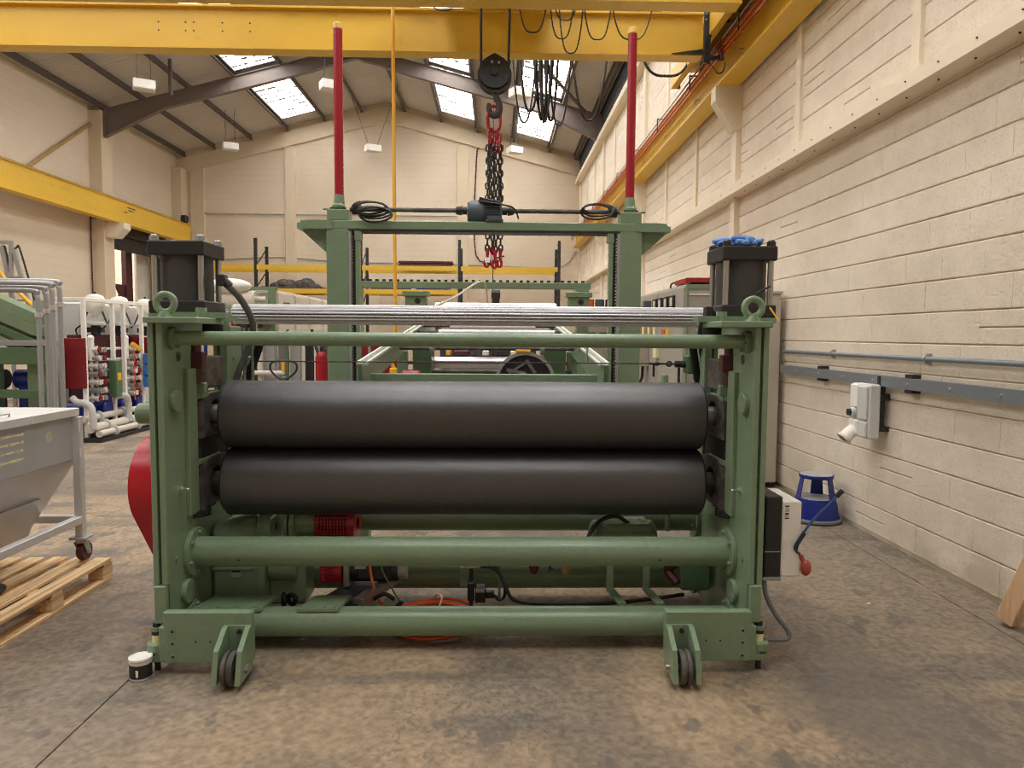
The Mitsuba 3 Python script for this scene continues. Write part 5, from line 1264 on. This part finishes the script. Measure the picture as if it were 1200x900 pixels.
for i, (x, m) in enumerate(((-8.2, 'm_black'), (-7.75, 'm_motor'), (-7.35, 'm_black'), (-6.85, 'm_blue'))):
    obj(GP, 'drive', G().cyl((x - 0.16, 10.8, 0.95), (x + 0.16, 10.8, 0.95), 0.14, n=18).box(x - 0.1, x + 0.1, 10.7, 10.9, 0.0, 0.85), m)
obj(GP, 'kick_plate', G().box(-9.0, -6.5, 10.2, 10.35, 0.42, 0.50), 'm_white_dirty', False)
SL = thing('step_ladder', 'grey steel access ladder with a yellow rail behind the silver handrail', 'ladder')
yl = 12.6
q = lambda x, y, Y=yl: at(x, y, Y)
obj(SL, 'post', G().bar(q(13, 283), q(14, 420), 0.055, 0.055), 'm_grey', False)
obj(SL, 'top_bar', G().bar(q(-4, 284), q(14, 284), 0.05, 0.06), 'm_grey', False)
for pts in (((2, 288), (12, 327), (20, 372)), ((16, 292), (29, 330), (38, 372))):
    obj(SL, 'stringer', G().bar(q(*pts[0]), q(*pts[2]), 0.05, 0.06), 'm_grey', False)
obj(SL, 'hand_loop', G().tube(spline([q(16, 292), q(20, 290), q(23, 291), q(36, 335), q(40, 352)], 5), 0.015, 6).tube(spline([q(3, 290), q(6, 290), q(12, 318)], 5), 0.015, 6), 'm_black')
for y in (325, 352, 378):
    k = (y - 288) / 84
    obj(SL, 'rung', G().bar(q(2 + 18 * k, y), q(16 + 22 * k, y), 0.12, 0.025), 'm_grey', False)
obj(SL, 'yellow_rail', G().tube([q(-6, 312, 12.4), q(10, 332, 12.4), q(47, 366, 12.4)], 0.035, 8), 'm_yellow_plain')
for x in (14, 38):
    c = q(x, 372); obj(SL, 'leg', G().bar((c[0], c[1], 0), c, 0.05, 0.05), 'm_grey', False)
solo('brace_pipe', G().cyl((-11.68, 18.2, 5.45), (-11.68, 21.56, 7.60), 0.05, n=12), 'm_brace', 'diagonal yellowish brace pipe on the left wall above the yellow runway beam', 'pipe')
solo('steel_column', G().box(-12.4, -12.25, 24.5, 24.92, 0, 5.2).prism([(24.5, 2.5), (24.5, 3.2), (23.9, 3.2)], 'x', -12.36, -12.29), 'm_maroon', 'dark red steel column seen through the shutter doorway', 'column', smooth=False)
solo('annex_shelf', G().box(-14.2, -13.2, 22.3, 23.2, 2.9, 3.0).box(-14.2, -13.2, 22.3, 23.2, 0, 0.1).box(-14.2, -14.1, 22.3, 22.4, 0, 3.0).box(-13.3, -13.2, 23.1, 23.2, 0, 3.0).box(-14.0, -13.3, 22.4, 22.9, 3.0, 3.3), 'm_motor', 'grey shelf with a dark box seen through the shutter doorway', 'shelf', smooth=False)
# ---------------------------------------------------------------- near left: hopper on a pallet, paint tin
HP = thing('hopper', 'stainless steel tipping hopper on castors standing on the pallet', 'hopper')
hx0, hx1, hy0, hy1 = -3.72, -2.735, 3.45, 4.76
obj(HP, 'bin', G().box(hx0, hx1, hy0, hy1, 0.82, 1.12, 0.004), 'm_stainless', False)
def frustum(g, a, b):
    (ax0, ax1, ay0, ay1, az), (bx0, bx1, by0, by1, bz) = a, b
    v = [(ax0, ay0, az), (ax1, ay0, az), (ax1, ay1, az), (ax0, ay1, az), (bx0, by0, bz), (bx1, by0, bz), (bx1, by1, bz), (bx0, by1, bz)]
    f = []
    for i in range(4):
        j = (i + 1) % 4
        f += [(i, i + 4, j), (j, i + 4, j + 4)]
    return g.add(v, f + [(4, 7, 6), (4, 6, 5), (0, 1, 2), (0, 2, 3)])
fu = obj(HP, 'funnel', frustum(G(), (hx0, hx1, hy0, hy1, 0.82), (-3.45, -3.0, 3.90, 4.66, 0.36)), 'm_stainless', False)
obj(fu, 'chute', frustum(G(), (-3.47, -2.845, 3.75, 4.56, 0.60), (-3.47, -2.97, 3.85, 4.60, 0.33)), 'm_stainless', False)
obj(HP, 'lid', G().box(hx0 - 0.01, hx1 + 0.022, 4.285, hy1 + 0.012, 1.105, 1.155, 0.003), 'm_lid', False)
ld = obj(HP, 'lid', G().box(hx0 - 0.01, hx1 + 0.022, hy0, 4.272, 1.105, 1.155, 0.003), 'm_lid', False)
obj(ld, 'handle', G().tube([(-2.80, 4.05, 1.155), (-2.80, 4.05, 1.175), (-2.80, 4.22, 1.175), (-2.80, 4.22, 1.155)], 0.006, 6), 'm_stainless')
for x in (hx0 - 0.005, -2.715):
    for y in (hy0 + 0.02, 4.745):
        lg = obj(HP, 'leg', G().box(x - 0.025, x + 0.025, y - 0.025, y + 0.025, 0.31, 1.10, 0.004), 'm_alu', False)
        obj(lg, 'weld', G().box(x + 0.0245, x + 0.0275, y - 0.028, y - 0.02, 1.0, 1.08).box(x + 0.0245, x + 0.0275, y - 0.028, y - 0.02, 0.84, 0.90), 'm_white', False)
        cs = obj(HP, 'castor', G().box(x - 0.05, x + 0.055, y - 0.055, y + 0.05, 0.298, 0.312, 0.003).cyl((x, y, 0.27), (x, y, 0.298), 0.035, n=14).prism([(y - 0.03, 0.275), (y + 0.035, 0.275), (y + 0.055, 0.19), (y + 0.02, 0.185)], 'x', x - 0.034, x - 0.029).prism([(y - 0.03, 0.275), (y + 0.035, 0.275), (y + 0.055, 0.19), (y + 0.02, 0.185)], 'x', x + 0.029, x + 0.034), 'm_galv', False)
        obj(cs, 'wheel', G().lathe([(0.015, -0.022), (0.057, -0.024), (0.064, -0.012), (0.064, 0.012), (0.057, 0.024), (0.015, 0.022)], (x, y + 0.03, 0.207), (1, 0, 0), 28), 'm_maroon')
        obj(cs, 'hub', G().cyl((x - 0.038, y + 0.03, 0.207), (x + 0.038, y + 0.03, 0.207), 0.018, n=12), 'm_galv')
obj(HP, 'frame_rail', G().box(-2.74, -2.69, hy0, 4.75, 0.40, 0.45, 0.004), 'm_alu', False)
obj(HP, 'frame_rail', G().box(hx0 - 0.03, hx0 + 0.02, hy0, 4.75, 0.40, 0.45, 0.004), 'm_alu', False)
obj(HP, 'frame_rail', G().box(hx0, -2.72, 4.72, 4.77, 0.40, 0.45, 0.004), 'm_alu', False)
obj(HP, 'frame_rail', G().box(hx0, -2.72, hy0, hy0 + 0.05, 0.40, 0.45, 0.004), 'm_alu', False)
# worn stencilled lines (no longer legible) and a round emblem on the side of the bin
g = G()
r2 = np.random.default_rng(11)
for k, (z, ya, yb) in enumerate(((1.055, 4.03, 4.235), (1.01, 3.955, 4.235), (0.962, 3.96, 4.235), (0.912, 3.97, 4.235))):
    y = ya
    while y < yb - 0.01:
        w = r2.uniform(0.004, 0.016)
        if r2.random() < 0.85:
            h = r2.uniform(0.006, 0.018)
            g.box(hx1, hx1 + 0.0012, y, y + w, z - h / 2 + r2.uniform(-0.003, 0.003), z + h / 2)
        y += w + r2.uniform(0.001, 0.006)
obj(HP, 'stencil_mark', g, 'm_stencil', False)
g = G()
for i in range(14):
    a = i * 2 * math.pi / 14
    for rr, q in ((0.030, 0.0035), (0.016, 0.003)):
        y, z = 4.475 + math.cos(a) * rr, 1.005 + math.sin(a) * rr
        g.box(hx1, hx1 + 0.0012, y - q, y + q, z - q, z + q)
obj(HP, 'emblem', g, 'm_stencil', False)
PL = thing('pallet', 'wooden pallet under the stainless hopper', 'pallet')
px0, px1, py0, py1 = -3.55, -2.565, 3.62, 4.83
for i in range(7):
    x = px0 + (px1 - px0 - 0.10) * i / 6
    obj(PL, 'deck_board', G().box(x, x + 0.10, py0, py1 + RNG.uniform(-0.01, 0.01), 0.122, 0.144, 0.003), 'm_wood', False)
for y in (py0, (py0 + py1) / 2 - 0.05, py1 - 0.10):
    obj(PL, 'cross_board', G().box(px0, px1, y, y + 0.10, 0.10, 0.122, 0.002), 'm_wood', False)
    for x in (px0, (px0 + px1) / 2 - 0.05, px1 - 0.10):
        obj(PL, 'block', G().box(x, x + 0.10, y - 0.01, y + 0.11, 0.022, 0.10, 0.003), 'm_wood', False)
for x in (px0, (px0 + px1) / 2 - 0.05, px1 - 0.10):
    obj(PL, 'bottom_board', G().box(x, x + 0.10, py0, py1, 0.0, 0.022, 0.002), 'm_wood', False)
solo('black_sheet', G().sph((-2.98, 4.1, 0.153), (0.16, 0.2, 0.012), 10), 'm_black', 'black plastic scrap on the pallet boards under the hopper', 'scrap')
TN = thing('paint_tin', 'small round paint tin with a white lid and black label on the floor', 'tin')
tc = (-1.69, 3.41)
obj(TN, 'can', G().lathe([(0, 0), (0.050, 0), (0.052, 0.004), (0.049, 0.008), (0.049, 0.088), (0.052, 0.092), (0.052, 0.096), (0, 0.096)], (*tc, 0), (0, 0, 1), 36), 'm_galv')
obj(TN, 'label_wrap', G().ring((*tc, 0.012), (*tc, 0.074), 0.0502, 0.0488, 36), 'm_black')
obj(TN, 'lid', G().lathe([(0, 0.094), (0.0535, 0.094), (0.0535, 0.104), (0.047, 0.107), (0.045, 0.103), (0, 0.103)], (*tc, 0), (0, 0, 1), 36), 'm_white')
obj(TN, 'paint_drip', G().ring((*tc, 0.076), (*tc, 0.095), 0.0506, 0.049, 36), 'm_white_dirty')
obj(TN, 'barcode', G().box(tc[0] + 0.0, tc[0] + 0.012, tc[1] - 0.0512, tc[1] - 0.050, 0.022, 0.055), 'm_sticker', False)
# orange cable coil on the floor under the press
g = G()
for k in range(7):
    tt = np.arange(44) * 2 * math.pi / 44
    R = 0.205 + 0.012 * (k % 4) + 0.004 * k
    g.tube(np.c_[-0.34 + 0.006 * math.sin(k * 2.1) + R * np.cos(tt), 4.05 + 0.006 * math.cos(k) + R * np.sin(tt), 0.010 + 0.0125 * (k // 2) + 0.006 * np.sin(2 * tt + k)], 0.0085, 6, True)
cc = thing('extension_cable', 'orange cable coiled on the floor under the press', 'cable')
obj(cc, 'coil', g, 'm_orange')
obj(cc, 'tie', G().tube(spline([(-0.36, 4.28, 0.02), (-0.35, 4.26, 0.09), (-0.31, 4.20, 0.10), (-0.33, 4.14, 0.05), (-0.39, 4.13, 0.03)], 5), 0.006, 6), 'm_pink_wood')
obj(cc, 'tail', G().tube(spline([(-0.715, 4.08, 0.42), (-0.705, 4.06, 0.30), (-0.67, 4.03, 0.19), (-0.61, 4.0, 0.09), (-0.57, 4.05, 0.02)], 8), 0.0085, 8), 'm_orange')
sg = thing('signal_cable', 'thin green and black lead dangling beside the orange cable under the press', 'cable')
obj(sg, 'lead', G().tube(spline([(-0.65, 4.08, 0.42), (-0.64, 4.07, 0.31), (-0.58, 4.05, 0.20), (-0.53, 4.03, 0.13)], 8), 0.005, 6), 'm_green_dark')
obj(sg, 'plug', G().bar((-0.52, 4.03, 0.135), (-0.565, 4.02, 0.10), 0.022, 0.02, 0.004), 'm_black', False)
lb = thing('loose_board', 'pale board lying on the floor behind the lower cross tubes', 'board')
obj(lb, 'board', G().box(-0.6, 0.95, 5.0, 5.25, 0.0, 0.08, 0.004), 'm_pink_wood', False)
obj(lb, 'cardboard', G().box(-0.05, 0.42, 4.98, 5.2, 0.08, 0.10), 'm_card', False)

# ---------------------------------------------------------------- right: wall fittings, step stool, timber
WRL = thing('wall_channel', 'galvanised steel channel on black brackets along the block wall', 'wall rail')
obj(WRL, 'channel', G().box(3.055, 3.062, 3.3, 7.72, 1.262, 1.347).box(3.055, 3.095, 3.0, 7.72, 1.262, 1.268).box(3.055, 3.095, 3.0, 7.72, 1.341, 1.347), 'm_channel', False)
for i in range(4):
    y = 3.82 + 1.48 * i
    br = obj(WRL, 'bracket', G().box(3.06, 3.128, y - 0.045, y + 0.045, 1.235, 1.375), 'm_black', False)
for i in range(9):
    y = 3.3 + 0.5 * i
    obj(WRL, 'bolt', G().cyl((3.055, y, 1.305), (3.049, y, 1.305), 0.009, n=6), 'm_chrome', False)
CP = thing('conduit_pipe', 'grey conduit pipe clipped to the block wall above the steel channel', 'pipe')
obj(CP, 'pipe', G().cyl((3.095, 3.3, 1.50), (3.095, 7.72, 1.49), 0.019, n=16), 'm_channel')
for y in (4.0, 5.15, 6.62):
    obj(CP, 'clip', G().ring((3.095, y - 0.012, 1.497), (3.095, y + 0.012, 1.497), 0.025, 0.018, 16).box(3.10, 3.128, y - 0.012, y + 0.012, 1.455, 1.535), 'm_galv', False)
SB = thing('wall_socket', 'grey switched industrial socket box hanging under the steel channel', 'socket')
obj(SB, 'body', G().box(2.955, 3.045, 5.64, 5.94, 0.84, 1.275, 0.012), 'm_grey_light', False)
obj(SB, 'cover', G().box(2.935, 2.957, 5.66, 5.80, 0.99, 1.26, 0.008).box(2.935, 2.957, 5.66, 5.80, 0.85, 0.975, 0.008), 'm_grey_light', False)
obj(SB, 'cover', G().box(2.94, 2.957, 5.81, 5.93, 1.08, 1.265, 0.006), 'm_white', False)
obj(SB, 'strut', G().box(3.04, 3.128, 5.66, 5.72, 1.16, 1.20).box(3.04, 3.128, 5.66, 5.72, 0.90, 0.94).box(3.045, 3.10, 5.68, 5.71, 0.9, 1.34), 'm_black', False)
kn = obj(SB, 'rotary_switch', G().cyl((2.955, 5.87, 1.035), (2.915, 5.87, 1.035), 0.042, n=20, b=0.004), 'm_grey_light')
obj(kn, 'knob', G().cyl((2.915, 5.87, 1.035), (2.895, 5.87, 1.035), 0.028, n=14), 'm_black')
so = obj(SB, 'socket_outlet', G().box(2.93, 2.957, 5.80, 5.93, 0.86, 0.98, 0.01).cyl((2.95, 5.86, 0.90), (2.87, 5.86, 0.82), 0.048, 0.056, n=24), 'm_white')
obj(so, 'flap', G().ring((2.875, 5.86, 0.825), (2.862, 5.86, 0.812), 0.062, 0.045, 24), 'm_white_dirty')
obj(so, 'opening', G().cyl((2.872, 5.86, 0.822), (2.868, 5.86, 0.818), 0.046, n=20), 'm_card')
ST = thing('step_stool', 'blue round rolling step stool with grey treads beside the block wall', 'stool')
sc_ = np.array([2.885, 6.38, 0.0])
obj(ST, 'skirt', G().lathe([(0.205, 0.025), (0.205, 0.04), (0.172, 0.205), (0.165, 0.215), (0.15, 0.21), (0.15, 0.20), (0.18, 0.03)], sc_, (0, 0, 1), 40), 'm_blue')
obj(ST, 'lower_tread', G().lathe([(0, 0.203), (0.165, 0.203), (0.165, 0.212), (0, 0.214)], sc_, (0, 0, 1), 40), 'm_grey')
obj(ST, 'rubber_rim', G().lathe([(0.19, 0.006), (0.218, 0.006), (0.226, 0.018), (0.222, 0.032), (0.205, 0.04), (0.19, 0.03), (0.19, 0.006)], sc_, (0, 0, 1), 40), 'm_hose_grey')
for a in (3.05, -0.85, 1.1):
    d, e = np.array([math.cos(a), math.sin(a), 0]), np.array([-math.sin(a), math.cos(a), 0])
    g = G()
    v0, v1 = sc_ + d * 0.158 + [0, 0, 0.205], sc_ + d * 0.125 + [0, 0, 0.40]
    w0, w1 = 0.055, 0.042
    vv = [v0 - e * w0, v0 + e * w0, v1 + e * w1, v1 - e * w1]
    vv = vv + [q - d * 0.008 for q in vv]
    g.add(vv, [(0, 1, 2), (0, 2, 3), (4, 6, 5), (4, 7, 6), (0, 4, 5), (0, 5, 1), (1, 5, 6), (1, 6, 2), (2, 6, 7), (2, 7, 3), (3, 7, 4), (3, 4, 0)])
    obj(ST, 'upright', g, 'm_blue', False)
obj(ST, 'upper_tread', G().lathe([(0, 0.425), (0.135, 0.424), (0.142, 0.42), (0, 0.415)], sc_, (0, 0, 1), 40), 'm_grey')
obj(ST, 'upper_rim', G().lathe([(0.12, 0.39), (0.145, 0.39), (0.148, 0.418), (0.143, 0.423), (0.12, 0.40), (0.12, 0.39)], sc_, (0, 0, 1), 40), 'm_blue')
for a in (0.4, 2.5, 4.6):
    obj(ST, 'castor', G().sph(sc_ + [0.17 * math.cos(a), 0.17 * math.sin(a), 0.016], 0.016, 6), 'm_black')
g = G().bar((2.945, 4.0, 0.03), (3.06, 3.70, 0.95), 0.075, 0.10, 0.004)
solo('timber_plank', g, 'm_plank', 'light timber plank leaning on the block wall at the right edge', 'plank', smooth=False)
